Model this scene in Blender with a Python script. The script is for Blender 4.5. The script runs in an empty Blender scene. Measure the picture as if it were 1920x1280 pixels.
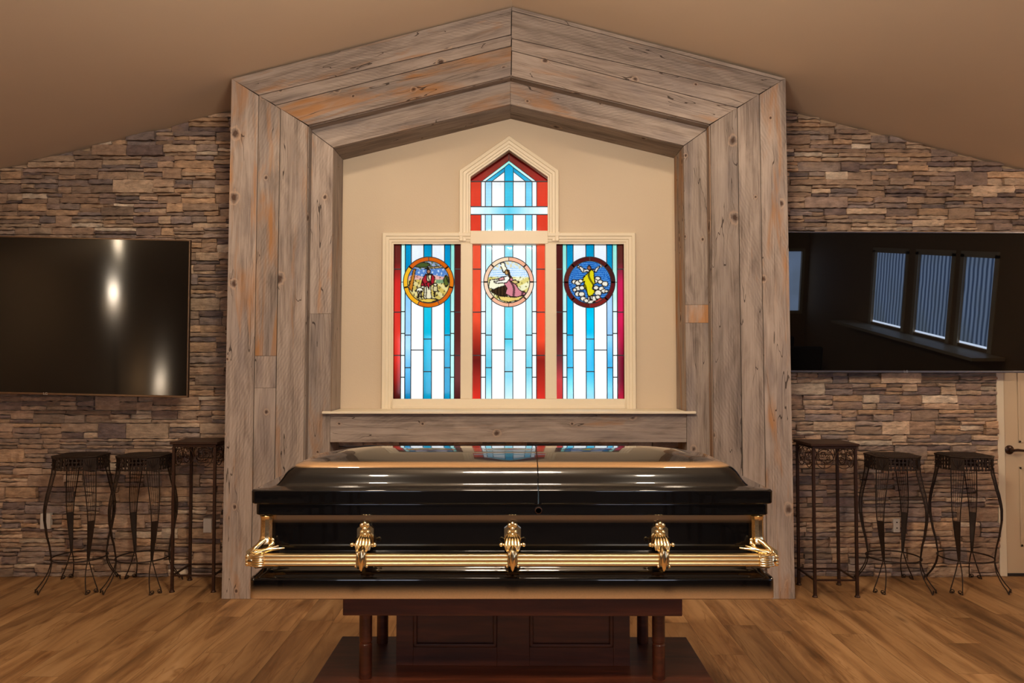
import bpy, bmesh, math, random
from mathutils import Vector, Matrix
C = bpy.context.scene.collection
PI = math.pi
F = 1400.0; EYE = 1.59; TP = 44/1400.0; PT = math.atan(TP)
Y0, Y1, YA, YW = 5.13, 5.23, 5.55, 5.69          # surround front, inner step, alcove wall, stone wall

def P(px, py, Y):
    u = px-960; v = 640-py
    dy = F*math.cos(PT)-v*math.sin(PT); dz = F*math.sin(PT)+v*math.cos(PT)
    return Vector((u*Y/dy, Y, EYE+dz*Y/dy))
def X(px, Y, py=640): return P(px, py, Y).x
def Z(py, Y): return P(960, py, Y).z
def s2l(c):
    return tuple(((v/255)/12.92 if v/255 <= 0.04045 else ((v/255+0.055)/1.055)**2.4) for v in c)
APEX = Z(11, Y0); SL = 0.257
def ceil_z(x): return APEX - SL*abs(x)

# ------------------------------------------------------------------ mesh builder
class MB:
    def __init__(s): s.v = []; s.f = []; s.uv = []; s.c = []; s.col = (1, 1, 1)
    def add(s, verts, faces, uvs=None, cols=None):
        b = len(s.v); s.v += [tuple(p) for p in verts]
        s.c += (cols if cols else [s.col]*len(verts))
        for i, fc in enumerate(faces):
            s.f.append([b+k for k in fc]); s.uv.append(uvs[i] if uvs else None)
    def box(s, x0, x1, y0, y1, z0, z1):
        x0, x1 = sorted((x0, x1)); y0, y1 = sorted((y0, y1)); z0, z1 = sorted((z0, z1))
        s.add([(x0,y0,z0),(x1,y0,z0),(x1,y1,z0),(x0,y1,z0),(x0,y0,z1),(x1,y0,z1),(x1,y1,z1),(x0,y1,z1)],
              [(0,3,2,1),(4,5,6,7),(0,1,5,4),(1,2,6,5),(2,3,7,6),(3,0,4,7)])
    def prism(s, pts, y0, y1, cols=None):            # pts: list of (x, z)
        n = len(pts)
        v = [(x, y0, z) for x, z in pts]+[(x, y1, z) for x, z in pts]
        s.add(v, [tuple(range(n)), tuple(range(2*n-1, n-1, -1))]+[(i, i+n, (i+1) % n+n, (i+1) % n) for i in range(n)],
              cols=(cols*2 if cols else None))
    def slab(s, q, ext, seed=0.0):                    # plank: quad q, u runs q0->q1; extruded by vector ext
        q = [Vector(p) for p in q]; e = Vector(ext)
        v = q+[p+e for p in q]
        o = q[0]; ud = (q[1]-q[0]).normalized(); n = ud.cross(q[3]-q[0])
        vd = n.cross(ud).normalized(); nd = n.normalized()
        fs = [(0,1,2,3),(7,6,5,4),(0,4,5,1),(1,5,6,2),(2,6,7,3),(3,7,4,0)]
        uvs = []
        for fc in fs:
            uvs.append([((v[k]-o).dot(ud)+seed*7.3, (v[k]-o).dot(vd)+(v[k]-o).dot(nd)*0.9+seed*3.1) for k in fc])
        s.add(v, fs, uvs)
    def tube(s, pts, r, n=6, closed=False):
        pts = [Vector(p) for p in pts]; m = len(pts)
        rs = r if isinstance(r, (list, tuple)) else [r]*m
        verts = []; up = None
        for i, p in enumerate(pts):
            if closed: t = pts[(i+1) % m]-pts[i-1]
            else: t = pts[min(i+1, m-1)]-pts[max(i-1, 0)]
            if t.length < 1e-9: t = Vector((0,0,1))
            t.normalize()
            if up is None:
                up = Vector((0,0,1)) if abs(t.z) < .9 else Vector((1,0,0))
            a = (up-t*up.dot(t))
            if a.length < 1e-5: a = t.orthogonal()
            a.normalize(); up = a; b = t.cross(a)
            for k in range(n):
                an = 2*PI*k/n; verts.append(p+(a*math.cos(an)+b*math.sin(an))*rs[i])
        fs = []
        for i in range(m if closed else m-1):
            j = (i+1) % m
            for k in range(n): fs.append((i*n+k, i*n+(k+1) % n, j*n+(k+1) % n, j*n+k))
        if not closed: fs += [tuple(range(n-1, -1, -1)), tuple(range((m-1)*n, m*n))]
        s.add(verts, fs)
    def bar(s, a, b, w, h):                           # rectangular bar between two points
        a = Vector(a); b = Vector(b); t = (b-a).normalized()
        up = Vector((0,0,1)) if abs(t.z) < .9 else Vector((0,1,0))
        sd = t.cross(up).normalized()*w/2; u = sd.cross(t).normalized()*h/2
        v = [p+i*sd+j*u for p in (a, b) for i, j in ((-1,-1),(1,-1),(1,1),(-1,1))]
        s.add(v, [(3,2,1,0),(4,5,6,7),(0,1,5,4),(1,2,6,5),(2,3,7,6),(3,0,4,7)])
    def lathe(s, c, prof, n=20, axis='z'):            # prof: list of (r, h)
        verts = []
        for r, h in prof:
            for k in range(n):
                a = 2*PI*k/n; p, q = r*math.cos(a), r*math.sin(a)
                verts.append({'z': (c[0]+p, c[1]+q, c[2]+h), 'y': (c[0]+p, c[1]+h, c[2]-q), 'x': (c[0]+h, c[1]+p, c[2]+q)}[axis])
        m = len(prof); fs = []
        for i in range(m-1):
            for k in range(n): fs.append((i*n+k, i*n+(k+1) % n, (i+1)*n+(k+1) % n, (i+1)*n+k))
        fs += [tuple(range(n-1, -1, -1)), tuple(range((m-1)*n, m*n))]
        s.add(verts, fs)
    def ball(s, c, r, n=12, sc=(1,1,1)):
        prof = [(max(1e-4, math.sin(PI*i/8)), -math.cos(PI*i/8)) for i in range(9)]
        b = len(s.v); s.lathe((0,0,0), prof, n)
        for i in range(b, len(s.v)):
            x, y, z = s.v[i]; s.v[i] = (c[0]+x*r*sc[0], c[1]+y*r*sc[1], c[2]+z*r*sc[2])
    def loft(s, rings, cap=True):
        n = len(rings[0]); verts = [p for r in rings for p in r]; fs = []
        for i in range(len(rings)-1):
            for k in range(n): fs.append((i*n+k, i*n+(k+1) % n, (i+1)*n+(k+1) % n, (i+1)*n+k))
        if cap: fs += [tuple(range(n-1, -1, -1)), tuple(range((len(rings)-1)*n, len(rings)*n))]
        s.add(verts, fs)
    def build(s, name, mat, parent=None, smooth=False, bevel=0, angle=35, segs=2, wn=False):
        org = Vector((0,0,0))
        if parent is not None: org = Vector(parent.get('_org', (0,0,0)))
        me = bpy.data.meshes.new(name)
        me.from_pydata([(x-org.x, y-org.y, z-org.z) for x, y, z in s.v], [], s.f)
        if any(u for u in s.uv):
            ul = me.uv_layers.new(name='UVMap'); i = 0
            for fc, u in zip(s.f, s.uv):
                for k in range(len(fc)):
                    if u: ul.data[i].uv = u[k]
                    i += 1
        ca = me.color_attributes.new('Col', 'FLOAT_COLOR', 'POINT')
        for i, c in enumerate(s.c): ca.data[i].color = (c[0], c[1], c[2], 1)
        me.materials.append(mat)
        bm = bmesh.new(); bm.from_mesh(me); bmesh.ops.recalc_face_normals(bm, faces=bm.faces); bm.to_mesh(me); bm.free()
        if smooth:
            me.polygons.foreach_set('use_smooth', [True]*len(me.polygons))
            try: me.set_sharp_from_angle(angle=math.radians(angle))
            except Exception: pass
        o = bpy.data.objects.new(name, me); C.objects.link(o)
        if parent is not None: o.parent = parent; o['_org'] = tuple(org)
        if wn:
            w_ = o.modifiers.new('WeightedNormal', 'WEIGHTED_NORMAL'); w_.keep_sharp = True; w_.weight = 80
        if bevel:
            b = o.modifiers.new('Bevel', 'BEVEL'); b.width = bevel; b.segments = segs; b.limit_method = 'ANGLE'; b.angle_limit = math.radians(40)
            b.harden_normals = False
        return o
def tag(o, label=None, cat=None, group=None, kind=None):
    if label: o['label'] = label
    if cat: o['category'] = cat
    if group: o['group'] = group
    if kind: o['kind'] = kind
    return o
def empty(name, loc):
    o = bpy.data.objects.new(name, None); C.objects.link(o); o.location = loc; o['_org'] = tuple(loc); o.empty_display_size = .1
    return o
def copy_tree(o, parent=None):
    c = o.copy(); C.objects.link(c)
    if parent is not None: c.parent = parent
    for ch in [k for k in bpy.data.objects if k.parent == o]:
        copy_tree(ch, c)
    return c

# ------------------------------------------------------------------ materials
class N:
    def __init__(s, name):
        s.m = bpy.data.materials.new(name); s.m.use_nodes = True; s.t = s.m.node_tree; s.t.nodes.clear()
        s.out = s.n('ShaderNodeOutputMaterial')
    def n(s, typ, **kw):
        d = s.t.nodes.new(typ)
        for k, v in kw.items():
            if k.startswith('_'): setattr(d, k[1:], v)
            else: s.inp(d, k.replace('__', ' '), v)
        return d
    def inp(s, d, k, v):
        key = int(k[1:]) if k[0] == 'i' and k[1:].isdigit() else k
        sock = d.inputs[key]
        if isinstance(v, bpy.types.NodeSocket): s.t.links.new(v, sock)
        elif isinstance(v, bpy.types.Node): s.t.links.new(v.outputs[0], sock)
        else:
            if sock.type == 'RGBA' and len(v) == 3: v = (*v, 1)
            sock.default_value = v
    def math(s, op, a, b=0.0, c=None):
        d = s.n('ShaderNodeMath', _operation=op, i0=a, i1=b)
        if c is not None: s.inp(d, 'i2', c)
        return d
    def mix(s, f, a, b, mode='MIX'):
        d = s.n('ShaderNodeMix', _data_type='RGBA', _blend_type=mode); s.inp(d, 'i0', f); s.inp(d, 'i6', a); s.inp(d, 'i7', b)
        return d.outputs[2]
    def ramp(s, f, stops, interp='LINEAR'):
        d = s.n('ShaderNodeValToRGB'); s.inp(d, 'i0', f); r = d.color_ramp; r.interpolation = interp
        while len(r.elements) < len(stops): r.elements.new(.5)
        for e, (p, c) in zip(r.elements, stops):
            e.position = p; e.color = (*c, 1) if isinstance(c, tuple) else (c, c, c, 1)
        return d.outputs[0]
    def noise(s, vec, scale, detail=4, rough=.55, dist=0.0):
        d = s.n('ShaderNodeTexNoise', Scale=scale, Detail=detail, Roughness=rough, Distortion=dist)
        if vec is not None: s.inp(d, 'Vector', vec)
        return d.outputs[0]
    def mapping(s, vec, scale=(1,1,1), loc=(0,0,0), rot=(0,0,0)):
        return s.n('ShaderNodeMapping', Vector=vec, Scale=scale, Location=loc, Rotation=rot).outputs[0]
    def bump(s, h, strength=.3, dist=.01, normal=None):
        d = s.n('ShaderNodeBump', Height=h, Strength=strength, Distance=dist)
        if normal is not None: s.inp(d, 'Normal', normal)
        return d.outputs[0]
    def done(s, **kw):
        b = s.n('ShaderNodeBsdfPrincipled', **kw); s.t.links.new(b.outputs[0], s.out.inputs[0]); return s.m

def m_simple(name, col, rough=.5, metal=0.0, nz=0.0, nscale=30, coat=0.0, bump=0.0):
    m = N(name); c = s2l(col); tc = m.n('ShaderNodeTexCoord').outputs['Object']
    n = m.noise(tc, nscale, 5)
    base = m.mix(n, tuple(v*(1-nz) for v in c), tuple(min(1, v*(1+nz)) for v in c))
    kw = dict(Base__Color=base, Roughness=rough, Metallic=metal, Coat__Weight=coat, Coat__Roughness=.03)
    if bump: kw['Normal'] = m.bump(n, bump, .004)
    return m.done(**kw)

def m_barnwood(name, light=(162,147,135), dark=(96,83,75), orange=(186,130,76)):
    m = N(name)
    uv = m.n('ShaderNodeTexCoord').outputs['UV']
    sep = m.n('ShaderNodeSeparateXYZ', Vector=uv)
    att = m.n('ShaderNodeAttribute', _attribute_name='Col'); ac = m.n('ShaderNodeSeparateColor'); m.inp(ac, 'i0', att.outputs[0])
    # knots: stretched cells; only some cells carry one
    kv = m.mapping(uv, (1.9, 8.5, 1))
    vo = m.n('ShaderNodeTexVoronoi', Vector=kv, Scale=1.0, Randomness=.9)
    pick = m.n('ShaderNodeSeparateColor'); m.inp(pick, 'i0', vo.outputs['Color'])
    has = m.math('GREATER_THAN', pick.outputs[0], .70)
    ks = m.n('ShaderNodeMapRange', i0=pick.outputs[1], i1=0.0, i2=1.0, i3=.55, i4=2.1)
    # real-scale distance inside a cell
    pos = m.n('ShaderNodeVectorMath', _operation='SUBTRACT', i0=kv, i1=vo.outputs['Position'])
    px = m.n('ShaderNodeSeparateXYZ', Vector=pos.outputs[0])
    dx = m.math('MULTIPLY', px.outputs[0], 1/1.9/1.25); dy = m.math('MULTIPLY', px.outputs[1], 1/8.5)
    d = m.math('MULTIPLY', m.math('SQRT', m.math('ADD', m.math('MULTIPLY', dx, dx), m.math('MULTIPLY', dy, dy))), ks)
    wob = m.noise(m.mapping(uv, (30, 30, 1)), 1.0, 2)
    d = m.math('ADD', d, m.math('MULTIPLY', m.math('SUBTRACT', wob, .5), .022))
    near = m.math('MULTIPLY', m.n('ShaderNodeMapRange', i0=d, i1=0.0, i2=.055, i3=1.0, i4=0.0), has)
    core = m.math('MULTIPLY', m.n('ShaderNodeMapRange', i0=d, i1=.007, i2=.016, i3=1.0, i4=0.0), has)
    ring = m.math('MULTIPLY', m.math('SUBTRACT', 1.0, m.math('MINIMUM', 1.0, m.math('MULTIPLY', m.math('ABSOLUTE', m.math('SUBTRACT', d, .021)), 180))), has)
    # grain
    warp = m.noise(m.mapping(uv, (1.6, 9, 1)), 1.0, 3)
    gy = m.math('ADD', m.math('ADD', sep.outputs[1], m.math('MULTIPLY', warp, .035)), m.math('MULTIPLY', near, .016))
    gv = m.n('ShaderNodeCombineXYZ', X=m.math('MULTIPLY', sep.outputs[0], .55), Y=m.math('MULTIPLY', gy, 9.0))
    g1 = m.noise(gv, 1.7, 7, .62, .5)
    gv2 = m.n('ShaderNodeCombineXYZ', X=m.math('MULTIPLY', sep.outputs[0], 2.5), Y=m.math('MULTIPLY', gy, 110.0))
    g2 = m.noise(gv2, 1.2, 3, .6)
    g3 = m.noise(m.mapping(uv, (1.5, 7, 1), (2, 5, 0)), 2.0, 5, .6, .8)
    grain = m.math('ADD', m.math('ADD', m.math('MULTIPLY', g1, .38), m.math('MULTIPLY', g2, .30)), m.math('MULTIPLY', g3, .32))
    col = m.ramp(grain, [(.35, s2l(dark)), (.45, s2l(tuple(a*.66+b*.34 for a, b in zip(light, dark)))), (.53, s2l(light)), (.68, s2l(tuple(min(255, a+18) for a in light)))])
    # saw marks, skewed across the board
    sv = m.mapping(uv, (1, 1, 1), rot=(0, 0, 1.15))
    saw = m.n('ShaderNodeTexWave', Vector=sv, Scale=15.0, Distortion=5.0, Detail=2.0)
    sm = m.noise(m.mapping(uv, (.8, 3, 1), (5, 2, 0)), 1.4, 2)
    col = m.mix(m.math('MULTIPLY', m.n('ShaderNodeMapRange', i0=sm, i1=.46, i2=.62), m.math('MULTIPLY', saw.outputs[0], .2)), col, s2l(tuple(v*.72 for v in dark)))
    # big soft blotches: blue-grey weathering and bare orange wood
    bl = m.noise(m.mapping(uv, (.9, 5.5, 1), (3, 8, 0)), 1.3, 3, .5, .4)
    col = m.mix(m.n('ShaderNodeMapRange', i0=bl, i1=.52, i2=.70, i3=0, i4=.8), col, m.mix(.45, col, s2l((98,92,96))))
    ob = m.noise(m.mapping(uv, (1.1, 7.5, 1), (11, 4, 0)), 1.2, 4, .6, .6)
    oa = m.math('ADD', m.math('MULTIPLY', ac.outputs[0], .32), -.16)
    om = m.n('ShaderNodeMapRange', i0=m.math('ADD', ob, oa), i1=.56, i2=.74, i3=0, i4=.85)
    col = m.mix(om, col, m.mix(grain, s2l(tuple(v*.75 for v in orange)), s2l(orange)))
    # checks: long fine cracks
    cv = m.n('ShaderNodeCombineXYZ', X=m.math('MULTIPLY', sep.outputs[0], .9), Y=m.math('MULTIPLY', gy, 9.0))
    cn = m.noise(cv, 1.5, 2, .4)
    crack = m.math('LESS_THAN', m.math('ABSOLUTE', m.math('SUBTRACT', cn, .5)), .0035)
    crm = m.math('MULTIPLY', crack, m.math('GREATER_THAN', m.noise(m.mapping(uv, (1.2, 4, 1), (1, 9, 4)), 1.0, 1), .52))
    col = m.mix(m.math('MULTIPLY', crm, .8), col, s2l((42,32,26)))
    col = m.mix(m.math('MULTIPLY', near, .28), col, s2l((110,84,64)))
    col = m.mix(m.math('MULTIPLY', ring, .5), col, s2l((190,160,134)))
    col = m.mix(m.math('MULTIPLY', core, .85), col, s2l((64,42,30)))
    val = m.n('ShaderNodeHueSaturation', Color=col, Value=m.math('ADD', m.math('MULTIPLY', ac.outputs[1], .62), .69))
    h = m.math('SUBTRACT', m.math('ADD', grain, m.math('MULTIPLY', ring, .25)), m.math('MULTIPLY', crm, .8))
    return m.done(Base__Color=val.outputs[0], Roughness=.82, Specular__IOR__Level=.25, Normal=m.bump(h, .55, .003))

def m_stone(name):
    m = N(name); tc = m.n('ShaderNodeTexCoord').outputs['Object']
    att = m.n('ShaderNodeAttribute', _attribute_name='Col')
    n1 = m.noise(m.mapping(tc, (1, 1, 2.2)), 14, 6, .62)
    n2 = m.noise(m.mapping(tc, (1, 1, 3.5)), 55, 4, .6)
    n3 = m.noise(m.mapping(tc, (.8, .8, 1.6), (4, 1, 3)), 7, 3)
    f = m.n('ShaderNodeMapRange', i0=n1, i1=.3, i2=.72, i3=.62, i4=1.28)
    col = m.mix(1.0, att.outputs[0], m.n('ShaderNodeCombineXYZ', X=f, Y=f, Z=f).outputs[0], 'MULTIPLY')
    col = m.mix(m.n('ShaderNodeMapRange', i0=n3, i1=.52, i2=.7, i3=0, i4=.5), col, s2l((178,148,120)))
    col = m.mix(m.n('ShaderNodeMapRange', i0=n2, i1=.56, i2=.75, i3=0, i4=.4), col, s2l((104,90,84)))
    n4 = m.noise(m.mapping(tc, (.6, .6, 5), (2, 2, 2)), 9, 4, .6, .6)
    h = m.math('ADD', m.math('ADD', m.math('MULTIPLY', n1, .7), m.math('MULTIPLY', n2, .35)), m.math('MULTIPLY', n4, .9))
    return m.done(Base__Color=col, Roughness=.85, Specular__IOR__Level=.3, Normal=m.bump(h, .9, .016))

def m_floor(name):
    m = N(name); tc = m.n('ShaderNodeTexCoord').outputs['Object']
    s = m.n('ShaderNodeSeparateXYZ', Vector=tc)
    W, L = .20, 1.35
    xi = m.math('DIVIDE', m.math('ADD', s.outputs[0], .11), W); row = m.math('FLOOR', xi); fx = m.math('SUBTRACT', xi, row)
    wn = m.n('ShaderNodeTexWhiteNoise', _noise_dimensions='1D'); m.inp(wn, 'W', row)
    yi = m.math('ADD', m.math('DIVIDE', s.outputs[1], L), wn.outputs[0]); cl = m.math('FLOOR', yi); fy = m.math('SUBTRACT', yi, cl)
    w2 = m.n('ShaderNodeTexWhiteNoise', _noise_dimensions='2D', Vector=m.n('ShaderNodeCombineXYZ', X=row, Y=cl).outputs[0])
    r = m.n('ShaderNodeSeparateColor'); m.inp(r, 'i0', w2.outputs[1])
    off = m.n('ShaderNodeCombineXYZ', X=m.math('MULTIPLY', r.outputs[0], 40), Y=m.math('MULTIPLY', r.outputs[1], 40))
    pv = m.n('ShaderNodeVectorMath', _operation='ADD', i0=tc, i1=off.outputs[0]).outputs[0]
    g = m.noise(m.mapping(pv, (5.5, .8, 1)), 1.2, 5, .58, 1.0)
    g2 = m.noise(m.mapping(pv, (60, 2.5, 1)), 1.5, 4, .65, .3)
    gr = m.math('ADD', m.math('MULTIPLY', g, .84), m.math('MULTIPLY', g2, .16))
    col = m.ramp(gr, [(.30, s2l((92,66,42))), (.42, s2l((134,100,68))), (.54, s2l((162,126,88))), (.72, s2l((180,146,108)))])
    # long darker mineral streaks
    st = m.noise(m.mapping(pv, (7, .55, 1), (7, 3, 0)), 1.1, 3, .5, 1.6)
    stm = m.n('ShaderNodeMapRange', i0=m.math('ABSOLUTE', m.math('SUBTRACT', st, .5)), i1=0, i2=.022, i3=.5, i4=0)
    col = m.mix(stm, col, s2l((112,72,38)))
    vo = m.n('ShaderNodeTexVoronoi', Vector=m.mapping(pv, (5, 1.6, 1)), Scale=.9)
    col = m.mix(m.n('ShaderNodeMapRange', i0=vo.outputs[0], i1=.02, i2=.13, i3=.65, i4=0), col, s2l((84,50,26)))
    col = m.n('ShaderNodeHueSaturation', Color=col, Value=m.math('ADD', .84, m.math('MULTIPLY', r.outputs[2], .3)), Saturation=1.05).outputs[0]
    ex = m.math('MULTIPLY', m.math('MINIMUM', fx, m.math('SUBTRACT', 1.0, fx)), W)
    ey = m.math('MULTIPLY', m.math('MINIMUM', fy, m.math('SUBTRACT', 1.0, fy)), L)
    e = m.math('MINIMUM', ex, ey)
    seam = m.n('ShaderNodeMapRange', i0=e, i1=.0006, i2=.0022, i3=.55, i4=0)
    col = m.mix(seam, col, s2l((60,36,20)))
    h = m.math('SUBTRACT', m.math('MULTIPLY', gr, .3), seam)
    return m.done(Base__Color=col, Roughness=m.n('ShaderNodeMapRange', i0=g2, i1=.3, i2=.7, i3=.42, i4=.58).outputs[0], Specular__IOR__Level=.35, Normal=m.bump(h, .25, .003))

def m_paint(name, col, bscale=90, bs=.25, rough=.7):
    m = N(name); tc = m.n('ShaderNodeTexCoord').outputs['Object']
    n = m.noise(tc, bscale, 3, .5); n2 = m.noise(tc, 1.2, 3)
    c = s2l(col)
    return m.done(Base__Color=m.mix(n2, tuple(v*.95 for v in c), tuple(v*1.04 for v in c)), Roughness=rough, Specular__IOR__Level=.3, Normal=m.bump(n, bs, .002))

def m_casket(name, bands):
    """glossy black lacquer with sprayed gold bands at fixed heights (object z): (z centre, half width core, soft edge)"""
    m = N(name); tc = m.n('ShaderNodeTexCoord').outputs['Object']; z = m.n('ShaderNodeSeparateXYZ', Vector=tc).outputs[2]
    sp = m.noise(m.mapping(tc, (1, 1, 1)), 420, 2)
    f = None
    for zc, hw, soft, amt in bands:
        d = m.math('ABSOLUTE', m.math('SUBTRACT', z, zc))
        g = m.n('ShaderNodeMapRange', i0=d, i1=hw, i2=hw+soft, i3=amt, i4=0, _interpolation_type='SMOOTHSTEP').outputs[0]
        f = g if f is None else m.math('MAXIMUM', f, g)
    f = m.math('POWER', f, 1.6)
    f = m.math('MULTIPLY', f, m.n('ShaderNodeMapRange', i0=sp, i1=.35, i2=.6, i3=.85, i4=1.0))
    col = m.mix(f, (.0035, .003, .003), s2l((200,156,108)))
    return m.done(Base__Color=col, Metallic=m.math('MULTIPLY', f, .55), Roughness=m.math('ADD', .16, m.math('MULTIPLY', f, .3)),
                  Coat__Weight=1.0, Coat__Roughness=.03, Coat__IOR=1.5, Specular__IOR__Level=.12)

def m_gold():
    m = N('polished_gold'); tc = m.n('ShaderNodeTexCoord').outputs['Object']
    n = m.noise(tc, 60, 3)
    return m.done(Base__Color=m.mix(n, s2l((234,206,152)), s2l((250,228,178))), Metallic=1.0, Roughness=.17, Normal=m.bump(n, .15, .003))

def m_iron(name, col, rough=.5):
    m = N(name); tc = m.n('ShaderNodeTexCoord').outputs['Object']; n = m.noise(tc, 70, 4)
    c = s2l(col)
    return m.done(Base__Color=m.mix(n, tuple(v*.6 for v in c), tuple(v*1.4 for v in c)), Metallic=.55, Roughness=rough, Normal=m.bump(n, .2, .002))

def m_cherry(name='cherry_wood'):
    m = N(name); tc = m.n('ShaderNodeTexCoord').outputs['Object']
    g = m.noise(m.mapping(tc, (1.2, 14, 14)), 1.6, 5, .6, .5)
    col = m.ramp(g, [(.25, s2l((44,19,9))), (.5, s2l((68,30,14))), (.75, s2l((92,44,22)))])
    return m.done(Base__Color=col, Roughness=.42, Specular__IOR__Level=.35, Coat__Weight=.15, Coat__Roughness=.15, Normal=m.bump(g, .08, .002))

def m_glass():
    m = N('stained_glass'); att = m.n('ShaderNodeAttribute', _attribute_name='Col')
    tc = m.n('ShaderNodeTexCoord').outputs['Object']
    n = m.noise(m.mapping(tc, (6, 6, 2)), 3, 3)
    f = m.n('ShaderNodeMapRange', i0=n, i1=.3, i2=.7, i3=.93, i4=1.0)
    col = m.mix(1.0, att.outputs[0], m.n('ShaderNodeCombineXYZ', X=f, Y=f, Z=f).outputs[0], 'MULTIPLY')
    tr = m.n('ShaderNodeBsdfTransparent', Color=col)
    gl = m.n('ShaderNodeBsdfGlossy', Color=(1,1,1), Roughness=.04)
    mx = m.n('ShaderNodeMixShader', i0=.012); m.t.links.new(tr.outputs[0], mx.inputs[1]); m.t.links.new(gl.outputs[0], mx.inputs[2])
    m.t.links.new(mx.outputs[0], m.out.inputs[0]); return m.m

def m_emit(name, col, strength, cam_noise=False):
    m = N(name); e = m.n('ShaderNodeEmission', Color=s2l(col), Strength=strength); m.t.links.new(e.outputs[0], m.out.inputs[0]); return m.m

def m_blinds():
    m = N('daylit_blinds'); tc = m.n('ShaderNodeTexCoord').outputs['Object']
    w = m.n('ShaderNodeTexWave', Vector=tc, _bands_direction='Y', Scale=3.4, Distortion=1.2, Detail=1.0)
    n = m.noise(tc, 1.6, 2)
    col = m.mix(w.outputs[0], s2l((66,86,124)), s2l((168,194,236)))
    col = m.mix(m.n('ShaderNodeMapRange', i0=n, i1=.4, i2=.7, i3=0, i4=.5), col, s2l((120,134,140)))
    e = m.n('ShaderNodeEmission', Color=col, Strength=4.2); m.t.links.new(e.outputs[0], m.out.inputs[0]); return m.m

BARN = m_barnwood('barn_wood'); STONE = m_stone('ledge_stone'); FLOOR = m_floor('oak_plank_floor')
CEIL = m_paint('ceiling_paint', (212,190,164), 60, .25, .8); WALLP = m_paint('painted_wall', (186,158,126), 70, .3)
ALC = m_paint('alcove_paint', (206,188,162), 110, .45, .75); CREAM = m_paint('cream_gloss_trim', (226,212,184), 20, .03, .38)
GOLD = m_gold(); IRON = m_iron('black_iron', (52,39,30)); BRONZE = m_iron('bronze_iron', (62,40,28), .42)
CHERRY = m_cherry(); GLASS = m_glass(); LEAD = m_simple('lead_came', (60,66,74), .55, .7, .2)
BLACKP = m_simple('black_plastic', (16,14,13), .35, 0, .1); DARK = m_simple('dark_backing', (40,30,24), .9, 0, .2)
PLATE = m_simple('white_outlet_plastic', (205,196,184), .4, 0, .03)
DOORM = m_paint('door_paint', (204,182,150), 30, .05, .45)

# ------------------------------------------------------------------ setting
def structure(o): o['kind'] = 'structure'; return o
RX, RB = 6.0, -4.2
b = MB(); b.box(-RX-.1, RX+.1, RB-.1, YW+.9, -.08, 0); structure(b.build('floor', FLOOR))
b = MB()
for s in (-1, 1):
    q = [(0,RB-.1,APEX),(s*(RX+.1),RB-.1,ceil_z(RX+.1)),(s*(RX+.1),YW+.35,ceil_z(RX+.1)),(0,YW+.35,APEX)]
    b.add(q+[(x,y,z+.1) for x,y,z in q], [(0,1,2,3),(7,6,5,4),(0,4,5,1),(1,5,6,2),(2,6,7,3),(3,7,4,0)])
structure(b.build('ceiling', CEIL))
# side and rear walls with real window openings
HW = ceil_z(RX)+.06
b = MB(); b.box(-RX-.12, -RX, RB, YW+.3, 0, HW); structure(b.build('wall_left', WALLP))
WIN = [(-1.45,-.40),(-.12,.80),(1.00,1.72)]
b = MB(); ys = [RB]+[v for w in WIN for v in w]+[YW+.3]
for i in range(0, len(ys), 2): b.box(RX, RX+.12, ys[i], ys[i+1], 0, HW)
for w in WIN: b.box(RX, RX+.12, w[0], w[1], 0, 1.10); b.box(RX, RX+.12, w[0], w[1], 2.25, HW)
structure(b.build('wall_right', WALLP))
BL = m_blinds(); WGAP = m_emit('daylight_gap', (214,230,255), 14.0)
for i, w in enumerate(WIN):
    e = empty('window_%d' % (i+5), (RX, (w[0]+w[1])/2, 1.1)); structure(e)
    k = MB(); k.box(RX+.05, RX+.07, w[0], w[1], 1.10, 2.25); k.build('blind', BL, e)
    k = MB(); k.box(RX+.045, RX+.05, w[0], w[1], 1.10, 1.125); k.build('daylight_gap', WGAP, e)
    k = MB()
    for y in (w[0], w[1]): k.box(RX-.012, RX+.0, y-.04, y+.04, 1.06, 2.29)
    k.box(RX-.012, RX+.0, w[0]-.04, w[1]+.04, 2.25, 2.33); k.build('window_frame', CREAM, e)
b = MB(); b.box(RX-.42, RX-.013, -2.0, 2.05, 1.02, 1.06); structure(b.build('trim_5', CREAM))
RW = [(-2.35,-1.25),(1.15,2.2),(5.25,5.86)]
b = MB(); xs = [-RX,-2.35,-1.25,1.15,2.2,5.25,5.86,RX]
for i in range(0, 8, 2): b.prism([(xs[i],0),(xs[i+1],0),(xs[i+1],ceil_z(xs[i+1])+.05)]+([(0,APEX+.05)] if xs[i]<0<xs[i+1] else [])+[(xs[i],ceil_z(xs[i])+.05)], RB-.1, RB)
for x0, x1 in RW:
    b.box(x0, x1, RB-.1, RB, 0, 1.0); b.prism([(x0,2.2),(x1,2.2),(x1,ceil_z(x1)+.05),(x0,ceil_z(x0)+.05)], RB-.1, RB)
structure(b.build('wall_rear', WALLP))
WEM = m_emit('daylit_shade', (222,232,255), 7.0)
for i, (x0, x1) in enumerate(RW):
    e = empty('window_%d' % (i+8), ((x0+x1)/2, RB, 1.0)); structure(e)
    k = MB(); k.box(x0, x1, RB-.06, RB-.05, 1.0, 2.2); k.build('blind', WEM if x0 < 4 else BL, e)
    k = MB(); k.box(x0-.06, x0, RB, RB+.015, .94, 2.26); k.box(x1, x1+.06, RB, RB+.015, .94, 2.26); k.box(x0, x1, RB, RB+.015, 2.2, 2.26); k.box(x0, x1, RB, RB+.015, .94, 1.0)
    k.box((x0+x1)/2-.015, (x0+x1)/2+.015, RB-.045, RB-.02, 1.0, 2.2); k.build('window_frame', CREAM, e)

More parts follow.
